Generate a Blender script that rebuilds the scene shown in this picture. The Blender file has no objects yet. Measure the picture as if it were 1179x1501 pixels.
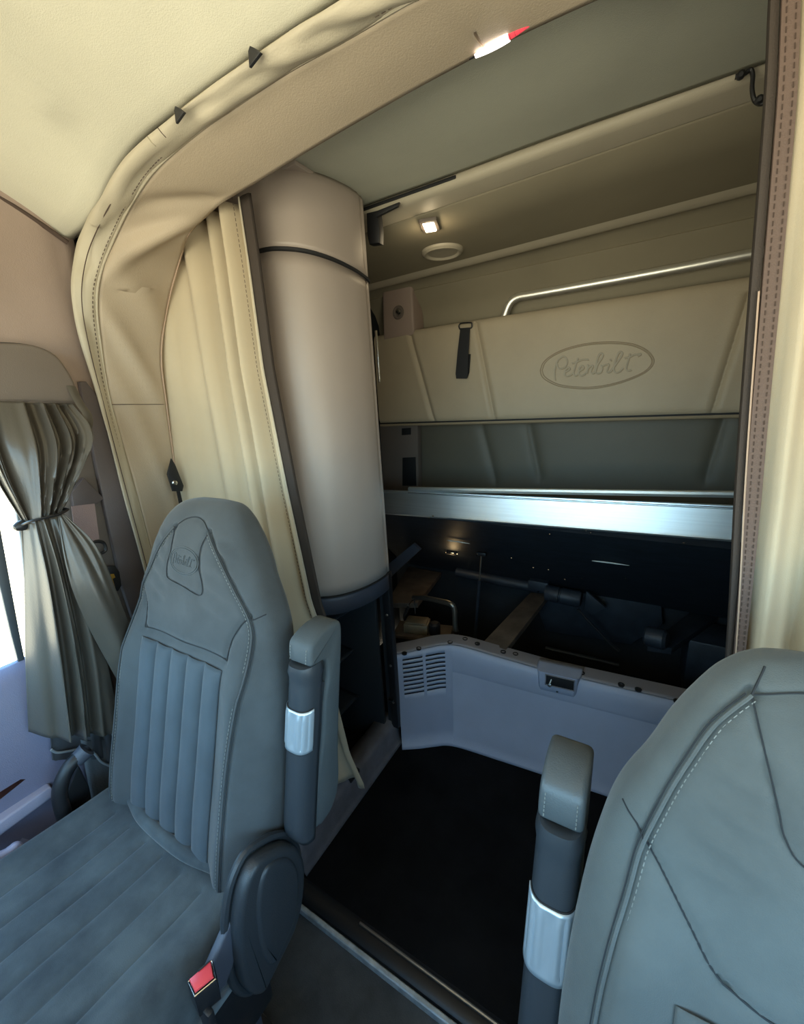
import bpy, bmesh, math, random
import numpy as np
from mathutils import Vector, Matrix, noise

random.seed(4)
C = bpy.context.scene.collection
# ------------------------------------------------------------------ camera
EYE = Vector((0, 0, 1.5)); FPX = 600.0; CX, CY = 589.5, 750.5
MR = ((0.85955172, 0.08524133, -0.50388963), (0.50810945, -0.24814371, 0.82477239), (-0.05473235, -0.9649656, -0.25660428))
cam = bpy.data.cameras.new('camera'); cam_o = bpy.data.objects.new('camera', cam); C.objects.link(cam_o)
cam.sensor_fit = 'HORIZONTAL'; cam.sensor_width = 36; cam.lens = 36 * FPX / 1179; cam.clip_start = .02
right = Vector((MR[0][0], MR[1][0], MR[2][0])); down = Vector((MR[0][1], MR[1][1], MR[2][1])); fwd = Vector((MR[0][2], MR[1][2], MR[2][2]))
R3 = Matrix((right, -down, -fwd)).transposed()
cam_o.matrix_world = Matrix.Translation(EYE) @ R3.to_4x4()
bpy.context.scene.camera = cam_o
# ------------------------------------------------------------------ world: daylight, blue-white above, sunlit ground below
W = bpy.data.worlds.new('daylight'); bpy.context.scene.world = W; W.use_nodes = True
nt = W.node_tree; nt.nodes.clear()
wo = nt.nodes.new('ShaderNodeOutputWorld'); bg = nt.nodes.new('ShaderNodeBackground')
tc = nt.nodes.new('ShaderNodeTexCoord'); sp = nt.nodes.new('ShaderNodeSeparateXYZ'); rp = nt.nodes.new('ShaderNodeValToRGB')
mr = nt.nodes.new('ShaderNodeMapRange'); mr.inputs[1].default_value = -1; mr.inputs[2].default_value = 1
nt.links.new(tc.outputs['Generated'], sp.inputs[0]); nt.links.new(sp.outputs['Z'], mr.inputs[0]); nt.links.new(mr.outputs[0], rp.inputs[0])
nt.links.new(rp.outputs[0], bg.inputs[0]); nt.links.new(bg.outputs[0], wo.inputs[0])
el = rp.color_ramp.elements
el[0].position = 0.0; el[0].color = (.95, .83, .61, 1)
el[1].position = 1.0; el[1].color = (.22, .52, 1.0, 1)
e = el.new(.485); e.color = (.95, .85, .65, 1)
e = el.new(.515); e.color = (.50, .80, 1.0, 1)
bg.inputs[1].default_value = 9.5
# daylight is sampled through the real window openings
def portal(loc, rot, sx, sy):
    l = bpy.data.lights.new('window_portal', 'AREA'); l.shape = 'RECTANGLE'; l.size = sx; l.size_y = sy; l.cycles.is_portal = True
    o = bpy.data.objects.new('window_portal', l); C.objects.link(o); o.location = loc; o.rotation_euler = rot
portal((-.28, -.78, 1.47), (math.radians(90), 0, 0), 2.0, 1.0)
portal((-1.36, -.13, 1.22), (math.radians(90), 0, math.radians(-90)), 1.12, .74)
portal((.80, -.13, 1.22), (math.radians(90), 0, math.radians(90)), 1.12, .74)
vs = bpy.context.scene.view_settings
vs.view_transform = 'Standard'; vs.look = 'None'; vs.gamma = 1; vs.use_curve_mapping = False; vs.exposure = 0.0
cy = bpy.context.scene.cycles
cy.max_bounces = 14; cy.diffuse_bounces = 8; cy.glossy_bounces = 4; cy.transparent_max_bounces = 12; cy.use_denoising = True
cy.sample_clamp_indirect = 6
cy.caustics_reflective = False; cy.caustics_refractive = False

# ------------------------------------------------------------------ helpers
def ray(px, py):
    v = (px - CX, py - CY, FPX)
    return Vector([sum(MR[i][k] * v[k] for k in range(3)) for i in range(3)])
def atx(px, py, x): r = ray(px, py); return EYE + r * (x / r.x)
def aty(px, py, y): r = ray(px, py); return EYE + r * (y / r.y)
def atz(px, py, z): r = ray(px, py); return EYE + r * ((z - 1.5) / r.z)

def mat(name, col, rough=.6, metal=0.0, bump=0.0, bscale=200.0, var=0.0, vscale=6.0, sheen=0.0, col2=None, emit=None, estr=0, spec=.5, stretch=None):
    m = bpy.data.materials.new(name); m.use_nodes = True; n = m.node_tree; b = n.nodes['Principled BSDF']
    b.inputs['Base Color'].default_value = (*col, 1); b.inputs['Roughness'].default_value = rough; b.inputs['Metallic'].default_value = metal
    b.inputs['Specular IOR Level'].default_value = spec
    if sheen: b.inputs['Sheen Weight'].default_value = sheen; b.inputs['Sheen Roughness'].default_value = .4
    if emit: b.inputs['Emission Color'].default_value = (*emit, 1); b.inputs['Emission Strength'].default_value = estr
    t = n.nodes.new('ShaderNodeTexCoord'); mp = n.nodes.new('ShaderNodeMapping'); n.links.new(t.outputs['Object'], mp.inputs[0])
    if stretch: mp.inputs['Scale'].default_value = stretch
    if bump:
        z = n.nodes.new('ShaderNodeTexNoise'); z.inputs['Scale'].default_value = bscale; z.inputs['Detail'].default_value = 3
        n.links.new(mp.outputs[0], z.inputs[0])
        bp = n.nodes.new('ShaderNodeBump'); bp.inputs['Strength'].default_value = bump; bp.inputs['Distance'].default_value = .002
        n.links.new(z.outputs[0], bp.inputs['Height']); n.links.new(bp.outputs[0], b.inputs['Normal'])
    if var or col2:
        z = n.nodes.new('ShaderNodeTexNoise'); z.inputs['Scale'].default_value = vscale; z.inputs['Detail'].default_value = 5; z.inputs['Roughness'].default_value = .6
        n.links.new(mp.outputs[0], z.inputs[0])
        r = n.nodes.new('ShaderNodeValToRGB'); r.color_ramp.elements[0].position = .35; r.color_ramp.elements[1].position = .68
        c2 = col2 or tuple(min(1, c * (1 + var)) for c in col); c1 = col if col2 else tuple(c * (1 - var) for c in col)
        r.color_ramp.elements[0].color = (*c1, 1); r.color_ramp.elements[1].color = (*c2, 1)
        n.links.new(z.outputs[0], r.inputs[0]); n.links.new(r.outputs[0], b.inputs['Base Color'])
    return m

M = {}
M['headliner'] = mat('headliner', (.62, .59, .48), .9, bump=.25, bscale=500, var=.05, vscale=3, spec=.2)  # paler than the sleeper liner: light falloff put into the base colour
M['sleeper_liner'] = mat('sleeper_headliner', (.45, .45, .375), .9, bump=.25, bscale=500, var=.06, vscale=3, spec=.2)  # darkened base colour carries part of the light falloff into the sleeper
M['rear_panel'] = mat('rear_overhead', (.28, .245, .175), .7, bump=.2, bscale=400, var=.05, vscale=3, spec=.3)  # darkened too, so dimmer light at the rear is partly in the colour
M['vinyl'] = mat('beige_vinyl', (.42, .345, .26), .55, bump=.25, bscale=350, var=.04, vscale=4, spec=.35)
M['vinyl_light'] = mat('pale_vinyl', (.45, .40, .31), .5, bump=.2, bscale=350, var=.04, vscale=4, spec=.35)
M['curtain'] = mat('curtain_cloth', (.50, .42, .30), .75, bump=.2, bscale=600, var=.04, vscale=5, sheen=.2, spec=.2)
M['band'] = mat('brown_tape', (.040, .029, .023), .8, bump=.3, bscale=500)
M['mauve'] = mat('mauve_tape', (.12, .08, .065), .8, bump=.3, bscale=500)
M['thread'] = mat('thread', (.07, .045, .035), .8)
M['thread_pale'] = mat('pale_thread', (.34, .30, .22), .8)
M['piping'] = mat('pink_piping', (.42, .30, .22), .6)
M['side'] = mat('side_trim', (.36, .275, .235), .6, bump=.2, bscale=400, var=.06, vscale=3)
M['taupe'] = mat('taupe_trim', (.16, .13, .11), .65, bump=.2, bscale=400)
M['pillar'] = mat('pillar_plastic', (.10, .08, .08), .55, bump=.2, bscale=500)
M['cabinet'] = mat('cabinet_plastic', (.36, .30, .262), .42, bump=.12, bscale=600, var=.03, vscale=3)
M['black'] = mat('black_plastic', (.012, .012, .014), .45, bump=.1, bscale=500)
M['seal'] = mat('black_rubber', (.008, .008, .009), .7)
M['dark'] = mat('storage_lining', (.010, .013, .017), .8, bump=.4, bscale=60, var=.3, vscale=8)
M['board'] = mat('bunk_board', (.012, .016, .022), .55, bump=.3, bscale=90, var=.35, vscale=10, stretch=(1, 5, 5))
M['alu'] = mat('brushed_aluminium', (.74, .80, .82), .32, .9, bump=.15, bscale=60, stretch=(.3, 25, 25), var=.05, vscale=5)
M['strip'] = mat('strip_metal', (.50, .56, .60), .5, .3, bump=.4, bscale=150, var=.25, vscale=30)
M['chrome'] = mat('chrome', (.75, .74, .70), .18, 1)
M['rail_steel'] = mat('satin_steel', (.85, .83, .76), .38, .85)
M['steel'] = mat('worn_steel', (.30, .27, .23), .4, .9, bump=.3, bscale=80)
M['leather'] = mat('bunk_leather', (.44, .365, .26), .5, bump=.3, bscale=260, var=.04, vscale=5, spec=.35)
M['wall_leather_shaded'] = mat('wall_leather_shaded', (.13, .115, .085), .5, bump=.3, bscale=260, var=.04, vscale=5, spec=.35)  # even dark tone stands in for shade on the wall below the upper bunk
M['leather_seam'] = mat('leather_seam', (.30, .235, .15), .6)
M['grey_panel'] = mat('grey_blue_plastic', (.36, .41, .54), .5, bump=.3, bscale=500, var=.05, vscale=5)
M['flange'] = mat('grey_flange', (.24, .225, .24), .6, bump=.3, bscale=500)
M['sill'] = mat('sill_plastic', (.15, .15, .17), .55, bump=.3, bscale=300, var=.2, vscale=12)
M['mat_floor'] = mat('black_floor_mat', (.006, .006, .0065), .75, spec=.12, bump=.4, bscale=220, var=.5, vscale=5)
M['cab_floor'] = mat('cab_carpet', (.085, .095, .105), .85, bump=.6, bscale=350, var=.35, vscale=6)
M['fabric'] = mat('seat_fabric', (.058, .064, .068), .85, bump=.25, bscale=700, var=.16, vscale=9, sheen=.25, spec=.25)
M['pleat'] = mat('seat_pleat_fabric', (.055, .068, .080), .85, bump=.25, bscale=700, var=.12, vscale=9, sheen=.25, spec=.25)
M['cushion'] = mat('cushion_fabric', (.042, .050, .056), .88, bump=.3, bscale=600, vscale=11, col2=(.085, .098, .102), sheen=.25, spec=.25)
M['fabric_pale'] = mat('driver_seat_fabric', (.098, .106, .104), .88, bump=.25, bscale=700, var=.12, vscale=8, sheen=.25, spec=.25)
M['seam'] = mat('seat_seam', (.02, .022, .025), .9)
M['seam_pale'] = mat('seat_stitching', (.22, .225, .21), .8)
M['arm_plastic'] = mat('armrest_plastic', (.035, .04, .047), .33, bump=.12, bscale=500)
M['arm_pad'] = mat('armrest_pad', (.062, .072, .077), .7, bump=.25, bscale=500, var=.08, vscale=10)
M['arm_pad_dark'] = mat('armrest_pad_leather', (.075, .085, .09), .4, bump=.2, bscale=400, var=.1, vscale=10)
M['grip'] = mat('silver_grip', (.55, .62, .68), .3, .6)
M['seat_plastic'] = mat('seat_side_plastic', (.028, .032, .037), .42, bump=.25, bscale=500)
M['grey_side'] = mat('seat_base_plastic', (.06, .065, .085), .5, bump=.2, bscale=500)
M['red'] = mat('red_button', (.75, .06, .07), .35)
M['door'] = mat('door_plastic', (.19, .185, .27), .5, bump=.3, bscale=500, var=.05, vscale=5)
M['door_light'] = mat('door_trim_light', (.34, .33, .44), .45, bump=.2, bscale=500)
M['wood'] = mat('dark_wood_trim', (.05, .018, .014), .3, var=.3, vscale=8)
M['door_curtain'] = mat('door_curtain_vinyl', (.078, .068, .056), .33, bump=.15, bscale=300, var=.05, vscale=6)
M['curtain_back'] = mat('curtain_lining', (.045, .045, .05), .85, bump=.2, bscale=400)
M['hem'] = mat('curtain_hem', (.20, .21, .22), .7)
M['rubber'] = mat('window_rubber', (.07, .075, .08), .5)
M['belt'] = mat('belt_webbing', (.30, .21, .20), .8, bump=.4, bscale=600)
M['gold'] = mat('yellow_metal', (.55, .33, .06), .35, .6)
M['white'] = mat('white_tag', (.65, .66, .60), .7, var=.08, vscale=60)
M['canvas'] = mat('grey_canvas', (.10, .115, .13), .85, bump=.4, bscale=200)
M['brown_bar'] = mat('dusty_brown_bar', (.10, .075, .055), .7, bump=.3, bscale=120, var=.3, vscale=14)
M['tan_box'] = mat('tan_metal', (.20, .15, .09), .5, .3, bump=.3, bscale=100, var=.2, vscale=20)
M['blue_black'] = mat('blue_black_plastic', (.02, .026, .036), .5, bump=.3, bscale=150, var=.3, vscale=10)
M['lamp_white'] = mat('lit_lamp_lens', (.9, .85, .7), .3, emit=(1, .82, .55), estr=7)
M['lamp_warm'] = mat('lit_amber_lens', (.9, .7, .4), .3, emit=(1, .75, .35), estr=5)
M['lamp_pink'] = mat('lit_white_lens', (.9, .85, .8), .3, emit=(1, .86, .8), estr=5)
M['lamp_red'] = mat('lit_red_lens', (.6, .05, .06), .3, emit=(.9, .07, .1), estr=.7)
g = bpy.data.materials.new('window_glass'); g.use_nodes = True; n = g.node_tree; n.nodes.clear()
go = n.nodes.new('ShaderNodeOutputMaterial'); gm = n.nodes.new('ShaderNodeMixShader'); gt = n.nodes.new('ShaderNodeBsdfTransparent'); gg = n.nodes.new('ShaderNodeBsdfGlossy')
gt.inputs[0].default_value = (.93, .96, .95, 1); gg.inputs['Roughness'].default_value = .02; gm.inputs[0].default_value = .06
n.links.new(gt.outputs[0], gm.inputs[1]); n.links.new(gg.outputs[0], gm.inputs[2]); n.links.new(gm.outputs[0], go.inputs[0]); M['glass'] = g

def finish(me, name, m, parent=None, smooth=True, ang=40):
    if smooth:
        me.polygons.foreach_set('use_smooth', [True] * len(me.polygons))
        try: me.set_sharp_from_angle(angle=math.radians(ang))
        except Exception: pass
    me.materials.append(m)
    o = bpy.data.objects.new(name, me); C.objects.link(o)
    if parent: o.parent = parent
    return o
def mesh(name, vs_, fs, m, parent=None, smooth=True, ang=40):
    me = bpy.data.meshes.new(name); me.from_pydata([tuple(v) for v in vs_], [], fs); me.update()
    return finish(me, name, m, parent, smooth, ang)
def frombm(name, bm, m, parent=None, smooth=True, ang=40):
    bmesh.ops.recalc_face_normals(bm, faces=bm.faces)
    me = bpy.data.meshes.new(name); bm.to_mesh(me); bm.free(); return finish(me, name, m, parent, smooth, ang)
def tag(o, label, cat, group=None):
    o['label'] = label; o['category'] = cat
    if group: o['group'] = group
    return o
def thing(name, label, cat, loc=(0, 0, 0), group=None):
    o = bpy.data.objects.new(name, None); o.empty_display_size = .05; C.objects.link(o); o.location = loc
    return tag(o, label, cat, group)
def struct(o): o['kind'] = 'structure'; return o
def sroot(name):
    o = bpy.data.objects.new(name, None); C.objects.link(o); return struct(o)

def grid(name, rows, m, parent=None, thick=0.0, ang=60, closed=False, off=1):
    """rows: list of lists of points -> one sheet; thick adds real thickness"""
    nr, nc = len(rows), len(rows[0]); v = [tuple(p) for r in rows for p in r]; f = []
    for i in range(nr - 1):
        for j in range(nc if closed else nc - 1):
            k = (j + 1) % nc
            f.append((i * nc + j, i * nc + k, (i + 1) * nc + k, (i + 1) * nc + j))
    o = mesh(name, v, f, m, parent, True, ang)
    if thick:
        s = o.modifiers.new('thickness', 'SOLIDIFY'); s.thickness = thick; s.offset = off
    return o
def crom(pts, n):
    P = [Vector(p) for p in pts]; P = [P[0] * 2 - P[1]] + P + [P[-1] * 2 - P[-2]]; out = []
    segs = len(P) - 3
    for i in range(n):
        t = i / (n - 1) * segs; k = min(int(t), segs - 1); t -= k
        a, b, c, d = P[k:k + 4]
        out.append(.5 * ((2 * b) + (c - a) * t + (2 * a - 5 * b + 4 * c - d) * t * t + (3 * b - a - 3 * c + d) * t ** 3))
    return out
def tubedata(path, r, segs=8, closed=False, flat=1.0, up=None):
    P = [Vector(p) for p in path]; n = len(P); v = []; f = []; prev = None
    for i, p in enumerate(P):
        a = P[(i - 1) % n] if (closed or i > 0) else p; b = P[(i + 1) % n] if (closed or i < n - 1) else p
        t = (b - a).normalized()
        if prev is None:
            u = Vector(up) if up else (Vector((0, 0, 1)) if abs(t.z) < .9 else Vector((1, 0, 0)))
        else: u = prev
        u = (u - t * u.dot(t)).normalized(); prev = u; w = t.cross(u)
        rr = r[i] if isinstance(r, (list, tuple)) else r
        for k in range(segs):
            an = 2 * math.pi * k / segs
            v.append(p + u * math.cos(an) * rr * flat + w * math.sin(an) * rr)
    for i in range(n if closed else n - 1):
        for k in range(segs):
            j = (i + 1) % n; l = (k + 1) % segs
            f.append((i * segs + k, i * segs + l, j * segs + l, j * segs + k))
    if not closed:
        f.append(tuple(range(segs))[::-1]); f.append(tuple((n - 1) * segs + k for k in range(segs)))
    return v, f
def tube(name, path, r, m, parent=None, segs=8, closed=False, flat=1.0, up=None):
    v, f = tubedata(path, r, segs, closed, flat, up); return mesh(name, v, f, m, parent)
def tubes(name, paths, r, m, parent=None, segs=6, closed=False):
    V = []; F = []
    for p in paths:
        v, f = tubedata(p, r, segs, closed); o = len(V); V += v; F += [tuple(i + o for i in q) for q in f]
    return mesh(name, V, F, m, parent)
def stitches(name, path, m, parent=None, step=.008, r=.0011, lift=(0, 0, 0)):
    P = [Vector(p) for p in path]; L = Vector(lift); out = []; acc = 0
    segs = []
    for a, b in zip(P[:-1], P[1:]):
        d = (b - a).length; t = step - acc if acc else 0
        while t < d:
            segs.append((a.lerp(b, t / d), (b - a).normalized())); t += step
        acc = (acc + d) % step
    return tubes(name, [[p + L - q * step * .3, p + L + q * step * .3] for p, q in segs], r, m, parent, segs=4)
def boxbm(size, bev=.004, seg=2):
    bm = bmesh.new(); bmesh.ops.create_cube(bm, size=1)
    for v in bm.verts: v.co = Vector((v.co.x * size[0], v.co.y * size[1], v.co.z * size[2]))
    if bev: bmesh.ops.bevel(bm, geom=list(bm.edges), offset=bev, segments=seg, profile=.5, affect='EDGES')
    return bm
def box(name, c, size, m, parent=None, bev=.004, rot=(0, 0, 0), seg=2):
    bm = boxbm(size, min(bev, min(size) * .45), seg)
    R = Matrix.Rotation(rot[2], 4, 'Z') @ Matrix.Rotation(rot[1], 4, 'Y') @ Matrix.Rotation(rot[0], 4, 'X')
    bmesh.ops.transform(bm, matrix=Matrix.Translation(c) @ R, verts=bm.verts)
    return frombm(name, bm, m, parent)
def b2(name, a, b, m, parent=None, bev=.003):
    a = Vector(a); b = Vector(b); return box(name, (a + b) / 2, [abs(x) for x in (b - a)], m, parent, bev)
def plate(name, pts, nrm, thick, m, parent=None, bev=.003, seg=2, ang=40):
    """closed outline extruded along nrm by thick"""
    bm = bmesh.new(); N = Vector(nrm).normalized() * thick
    vs0 = [bm.verts.new(Vector(p)) for p in pts]; f = bm.faces.new(vs0)
    r = bmesh.ops.extrude_face_region(bm, geom=[f]); ev = [x for x in r['geom'] if isinstance(x, bmesh.types.BMVert)]
    bmesh.ops.translate(bm, vec=N, verts=ev)
    if bev:
        es = [e for e in bm.edges if not (e.verts[0] in vs0) == (not e.verts[1] in vs0) and len(e.link_faces) == 2 and ((e.verts[0] in vs0) == (e.verts[1] in vs0))]
        bmesh.ops.bevel(bm, geom=es, offset=bev, segments=seg, profile=.5, affect='EDGES')
    return frombm(name, bm, m, parent, ang=ang)
def extr(name, prof, x0, x1, m, parent=None, closed=False, ang=30, thick=0, off=1):
    """profile of (y,z) extruded along x"""
    rows = [[Vector((x0, y, z)) for y, z in prof], [Vector((x1, y, z)) for y, z in prof]]
    o = grid(name, rows, m, parent, thick, ang, closed, off); return o
def lathe(name, c, axis, prof, m, parent=None, segs=20):
    A = Vector(axis).normalized(); u = A.orthogonal().normalized(); w = A.cross(u); c = Vector(c)
    rows = [[c + A * h + (u * math.cos(2 * math.pi * k / segs) + w * math.sin(2 * math.pi * k / segs)) * max(r, 1e-5) for k in range(segs)] for h, r in prof]
    return grid(name, rows, m, parent, closed=True, ang=35)
def interp(x, xs, ys): return float(np.interp(x, xs, ys))
def sinterp(x, xs, ys):
    # smooth monotone-ish interpolation
    if x <= xs[0]: return ys[0]
    if x >= xs[-1]: return ys[-1]
    k = max(i for i in range(len(xs)) if xs[i] <= x); k = min(k, len(xs) - 2)
    t = (x - xs[k]) / (xs[k + 1] - xs[k])
    def sl(i):
        if i == 0: return (ys[1] - ys[0]) / (xs[1] - xs[0])
        if i == len(xs) - 1: return (ys[-1] - ys[-2]) / (xs[-1] - xs[-2])
        return (ys[i + 1] - ys[i - 1]) / (xs[i + 1] - xs[i - 1])
    h = xs[k + 1] - xs[k]; m0 = sl(k) * h; m1 = sl(k + 1) * h
    return (2 * t ** 3 - 3 * t * t + 1) * ys[k] + (t ** 3 - 2 * t * t + t) * m0 + (-2 * t ** 3 + 3 * t * t) * ys[k + 1] + (t ** 3 - t * t) * m1
def pdist(x, z, poly):
    best = 9
    for (a, b), (c, d) in zip(poly[:-1], poly[1:]):
        dx, dz = c - a, d - b; t = max(0, min(1, ((x - a) * dx + (z - b) * dz) / (dx * dx + dz * dz + 1e-12)))
        q = math.hypot(x - a - t * dx, z - b - t * dz)
        if q < best: best = q
    return best

XL, XR = -1.33, .77        # cab side walls
XC = -.28                  # truck centre line
exec_parts = []

# ================================================================== SETTING
# floors
fl = sroot('floor')
b2('floor_mat', (-1.36, .655, -.03), (.80, 2.16, 0), M['mat_floor'], fl, .002)
b2('cab_carpet', (-1.36, -1.2, -.07), (.80, .60, -.035), M['cab_floor'], fl, .002)
extr('threshold', [(.60, -.035), (.603, -.004), (.612, .004), (.645, .006), (.655, .0), (.655, -.03)], -1.33, .77, M['black'], fl, ang=40)
st = tag(extr('threshold_strip', [(.586, -.034), (.586, -.012), (.589, -.009), (.597, -.009), (.6, -.012), (.602, -.034)], -.90, .5, M['strip'], None, ang=25), 'long thin aluminium edge strip on the cab floor at the sleeper step', 'edge strip')
tag(tube('floor_rod', [(-.62, .640, .008), (.4, .635, .008)], .0045, M['steel']), 'thin dull metal bead along the black sleeper floor edge', 'edge strip')

# sleeper shell
wl = struct(b2('wall_left', (-1.42, .8, -.03), (-1.38, 2.2, 2.2), M['dark'], None, 0))
wr = struct(b2('wall_right', (.81, .8, -.03), (.85, 2.2, 2.2), M['vinyl'], None, 0))
wb = sroot('wall_rear')
b2('lower_wall', (-1.40, 2.15, -.03), (.83, 2.19, .60), M['dark'], wb, 0)
def rear_y(x, z):
    y = 2.13
    for (xa, za), (xb, zb) in PG:
        t = (z - za) / (zb - za)
        if -.05 <= t <= 1.05:
            xx = xa + (xb - xa) * t; d = abs(x - xx); y += .016 * math.exp(-(d / .02) ** 1.2)
    return y
PG = []
for a, b in (((705, 622), (727, 706)), ((775, 620), (792, 702)), ((1062, 612), (1035, 700))):
    p, q = aty(*a, 2.13), aty(*b, 2.13); PG.append(((p.x, p.z), (q.x, q.z)))
xs = np.linspace(-1.39, .83, 260); zs = np.linspace(.6, 1.88, 50)
grid('padded_wall', [[Vector((x, rear_y(x, z), z)) for x in xs] for z in zs], M['wall_leather_shaded'], wb, ang=80)
extr('upper_wall', [(2.13, 1.85), (2.12, 1.93), (2.09, 1.98), (2.03, 2.03), (2.015, 2.045), (2.02, 2.05), (1.97, 2.085), (1.935, 2.098), (1.92, 2.092)], -1.39, .83, M['rear_panel'], wb, ang=25)
b2('outer_wall', (-1.42, 2.19, -.03), (.85, 2.23, 2.2), M['dark'], wb, 0)

# ceilings
ce = sroot('ceiling')
xs = np.linspace(-1.36, .80, 90); ys = np.linspace(-1.1, .62, 70)
def cabz(x, y):
    z = 2.13
    s = max(0, (y - .30) / .30); z -= .075 * min(1.0, s) ** 1.8
    e = max(0, (abs(x - XC) - .60) / .40); z -= .058 * min(1.15, e) ** 2.0 + .048 * math.exp(-((abs(x - XC) - .93) / .15) ** 2) * min(1, s) ** 2
    f = max(0, (-.35 - y) / .75); z -= .16 * f ** 1.6
    z += .006 * noise.noise(Vector((x * 2.2, y * 3, 1)))
    z -= .012 * math.exp(-((x + .93 + .5 * (y - .3)) / .03) ** 2) * (1 if y < .52 else 0)
    return z
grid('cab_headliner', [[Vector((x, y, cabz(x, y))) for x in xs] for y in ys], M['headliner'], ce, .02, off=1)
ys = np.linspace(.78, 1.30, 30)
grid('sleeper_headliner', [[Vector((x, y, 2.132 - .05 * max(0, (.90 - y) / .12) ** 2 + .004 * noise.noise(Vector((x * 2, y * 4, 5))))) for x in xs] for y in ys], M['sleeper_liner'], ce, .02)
b2('roof_shell', (-1.42, .75, 2.16), (.85, 2.23, 2.19), M['dark'], ce, 0)
b2('cab_roof_shell', (-1.45, -1.2, 2.17), (.89, .76, 2.2), M['dark'], ce, 0)

# overhead panel at the back of the sleeper
oh = thing('overhead_panel', 'beige overhead panel at the back of the sleeper roof with rounded front lip', 'ceiling panel', (XC, 1.6, 2.1))
def extrw(name, prof, x0, x1, m, par, **k):
    o = extr(name, prof, x0, x1, m, None, **k)
    for v in o.data.vertices: v.co.z += .018 * (v.co.x + .87)
    o.parent = par; o.matrix_parent_inverse = Matrix.Translation(par.location).inverted(); return o
def adopt(o, par):
    o.parent = par; o.matrix_parent_inverse = Matrix.Translation(par.location).inverted(); return o
extrw('front_lip', [(1.325, 2.15), (1.312, 2.135), (1.308, 2.118), (1.315, 2.106), (1.33, 2.102), (1.395, 2.0985), (1.398, 2.108)], -1.36, .80, M['vinyl_light'], oh, ang=50)
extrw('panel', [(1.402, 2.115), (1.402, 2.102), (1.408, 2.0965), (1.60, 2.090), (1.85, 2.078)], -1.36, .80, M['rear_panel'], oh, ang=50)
extrw('rear_lip', [(1.85, 2.078), (1.87, 2.070), (1.89, 2.064), (1.905, 2.064), (1.92, 2.070), (1.925, 2.085), (1.92, 2.10)], -1.36, .80, M['vinyl_light'], oh, ang=50)
# dark slot above the lip
tag(b2('slot_gasket', (-1.05, 1.306, 2.124), (-.55, 1.311, 2.134), M['seal']), 'dark slot between the sleeper headliner and the overhead panel lip', 'gasket')

# ================================================================== SLEEPER OPENING SURROUND (wrapped vinyl arch)
arch = thing('opening_surround', 'wide beige vinyl surround wrapped round the sleeper opening with piped edge', 'opening trim', (XC, .7, 0))
def mir(pts): # continue to the right side of the truck
    return [Vector((2 * XC - p[0], p[1], p[2])) for p in reversed(pts)]
def full(pts):
    return [Vector(p) for p in pts] + mir(pts)
A_ = [(-1.315, .60, -.03), (-1.315, .60, .6), tuple(atx(215, 852, -1.30)), tuple(atx(180, 725, -1.30)), tuple(atx(146, 590, -1.30)), tuple(atx(118, 500, -1.30)), tuple(atx(105, 430, -1.29)), tuple(atx(112, 365, -1.27)),
      tuple(aty(128, 322, .60)), tuple(aty(150, 285, .60)), tuple(aty(185, 230, .60)), tuple(aty(250, 172, .60)), tuple(aty(300, 132, .60)), tuple(aty(368, 84, .60)), tuple(aty(435, 38, .60)), tuple(aty(498, 0, .60)), (-.30, .60, 2.045)]
B_ = [(-1.335, .64, -.03), (-1.335, .64, .6), tuple(atx(232, 852, -1.32)), tuple(atx(200, 725, -1.32)), tuple(atx(163, 590, -1.32)), tuple(atx(148, 500, -1.30)), tuple(atx(143, 440, -1.27)), tuple(atx(150, 395, -1.24)),
      tuple(aty(172, 340, .655)), tuple(aty(195, 295, .655)), tuple(aty(228, 248, .655)), tuple(aty(288, 195, .655)), tuple(aty(345, 155, .655)), tuple(aty(415, 108, .655)), tuple(aty(500, 60, .655)), tuple(aty(600, 2, .655)), (-.28, .655, 2.035)]
C_ = [(-1.35, .78, -.03), (-1.35, .78, .6), tuple(atx(285, 852, -1.34)), tuple(atx(262, 725, -1.34)), tuple(atx(243, 590, -1.31)), tuple(atx(236, 520, -1.29)), tuple(atx(245, 450, -1.26)), tuple(atx(262, 385, -1.20)),
      tuple(aty(275, 345, .79)), tuple(aty(302, 315, .80)), tuple(aty(338, 288, .80)), tuple(aty(382, 262, .80)), tuple(aty(430, 232, .80)), tuple(aty(500, 190, .80)), tuple(aty(600, 132, .80)), tuple(aty(700, 78, .80)), (-.28, .80, 2.045)]
NS = 150
def side(pts): return crom(pts, NS)
A, B, Cc = side(A_), side(B_), side(C_)
def foldn(i, t):
    s = i / (NS - 1)
    d = 0
    # diagonal drag folds near the top left corner
    for s0, sl, w, a in ((.50, .10, .028, .030), (.585, .05, .02, -.018), (.40, -.09, .025, .020), (.30, -.12, .022, .014), (.22, -.12, .02, .010)):
        q = (s - (s0 + sl * (t - .5))) / w
        d += a * math.exp(-q * q) * math.sin(math.pi * t) ** .7
    return d
rowsAB = []; rowsBC = []
for j in range(7):
    t = j / 6; r = []
    for i in range(NS):
        s = i / (NS - 1)
        p = A[i].lerp(B[i], t); inw = Vector((.75 if s < .5 else .2, -.5, -.0 if s < .5 else -.9)).normalized()
        ff = .5 + .5 * min(1, max(0, (s - .3) / .3))
        p = p + inw * (.010 * math.sin(math.pi * t) * ff + .016 * noise.noise(Vector((s * 22, t * 2.2, 0))) * math.sin(math.pi * t) - .004 * math.exp(-((t - .42) / .07) ** 2)); r.append(p)
    rowsAB.append(r)
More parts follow.
